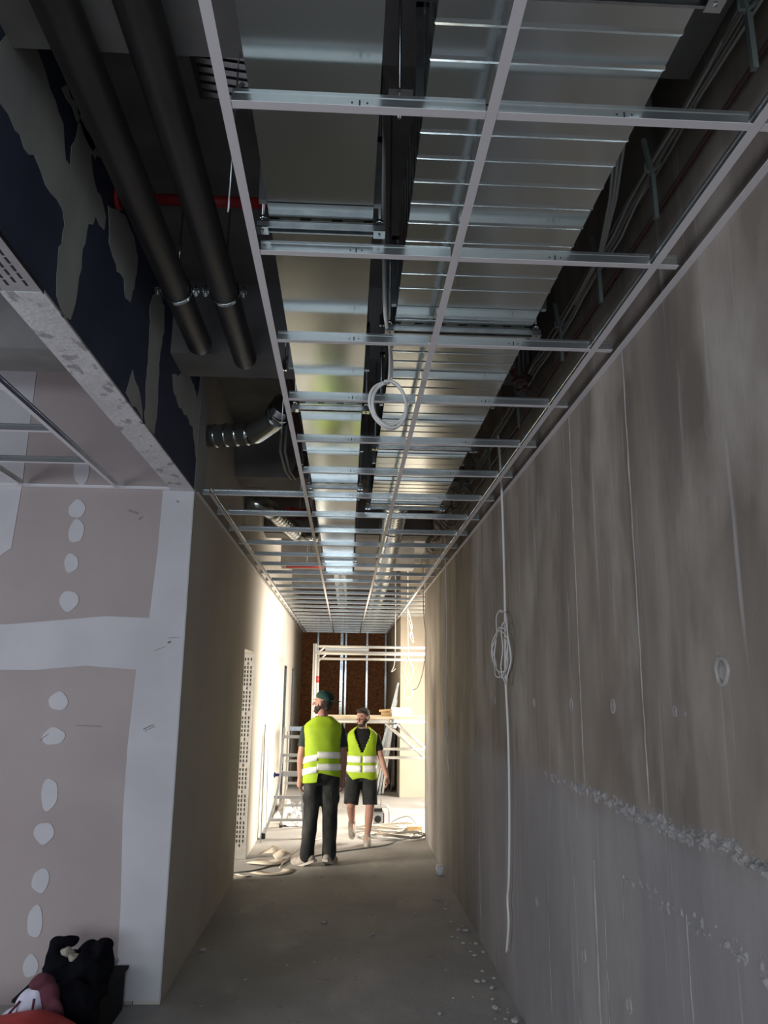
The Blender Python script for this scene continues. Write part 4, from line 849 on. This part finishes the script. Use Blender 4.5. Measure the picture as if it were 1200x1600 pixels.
def hem1(a): return (.815+.03*math.sin(a)*0+.02*(1+math.cos(a))) if (math.cos(a) < -.19 and math.sin(a) < .3) else .925-.05*max(0, math.cos(a))
person('a', (-.225, 8.62, 0), 'person standing with back turned in lime vest, dark green cap and charcoal trousers', 0, .985, dict(
    feet=(((-.085, 0, .88), (-.105, .01, .49), (-.135, 0, .095), (-.245, .07, .045)), ((.085, 0, .88), (.095, .015, .49), (.095, .04, .095), (.14, .16, .045))),
    arms=(((-.178, 0, 1.355), (-.226, -.015, 1.09), (-.232, .03, .86)), ((.178, 0, 1.355), (.222, .0, 1.09), (.222, .05, .86))),
    hands=(((.03, .10, -1), (1, .1, 0), (.1, 1, .1), .7), ((-.03, .10, -1), (-1, .1, 0), (-.1, 1, .1), .7)),
    head=(-.015, .02, 1.635), hyaw=PI/2-.35, hpit=.10, skin=M['skin'], long=True, pants=M['trouser'], tee=M['tee1'], keep=keep1, hem=hem1, cap=True,
    bands=[(PI*.8, PI*1.44, lambda a: .915+.11*(a-PI)/PI, .066), (PI*1.44, PI*2.3, lambda a: .99-.02*(a-PI*1.44)/PI, .066),
           (PI*.8, PI*1.44, lambda a: 1.035+.11*(a-PI)/PI, .066), (PI*1.44, PI*2.3, lambda a: 1.11-.02*(a-PI*1.44)/PI, .066)],
    hair=[(0, -.035, .01, .078, .080, .075), (0, -.06, -.03, .06, .045, .05), (.05, -.02, .0, .028, .05, .05), (-.05, -.02, .0, .028, .05, .05)]))
person('b', (.215, 9.72, 0), 'bearded person walking forward in lime vest, black shirt and black shorts', PI, .885, dict(
    feet=(((-.10, 0, .88), (-.115, .06, .50), (-.085, .0, .10), (-.085, .16, .05)), ((.10, 0, .88), (.14, .10, .51), (.115, -.22, .25), (.11, -.12, .15))),
    arms=(((-.182, 0, 1.36), (-.255, .02, 1.10), (-.33, .12, .87)), ((.182, 0, 1.36), (.222, -.02, 1.09), (.225, -.05, .86))),
    hands=(((-.06, .2, -1), (.9, -.3, 0), (.2, 1, .1), .7), ((.0, .2, -1), (-.9, .2, 0), (-.2, 1, .1), .7)),
    head=(0, .03, 1.615), hyaw=-.62+1.0*0+.0, hpit=-.12, skin=M['skin2'], long=False, pants=M['short'], tee=M['tee2'], keep=keep2, hem=lambda a: .835+.015*math.cos(4*a),
    bands=[(PI*.51, PI*2.49, lambda a: .965, .085), (PI*.51, PI*2.49, lambda a: 1.085, .085)],
    hair=[(0, -.025, .055, .082, .098, .078), (0, -.06, .0, .070, .055, .07), (0, .045, .098, .060, .045, .030), (.072, -.02, .02, .010, .03, .035), (-.072, -.02, .02, .010, .03, .035)]))
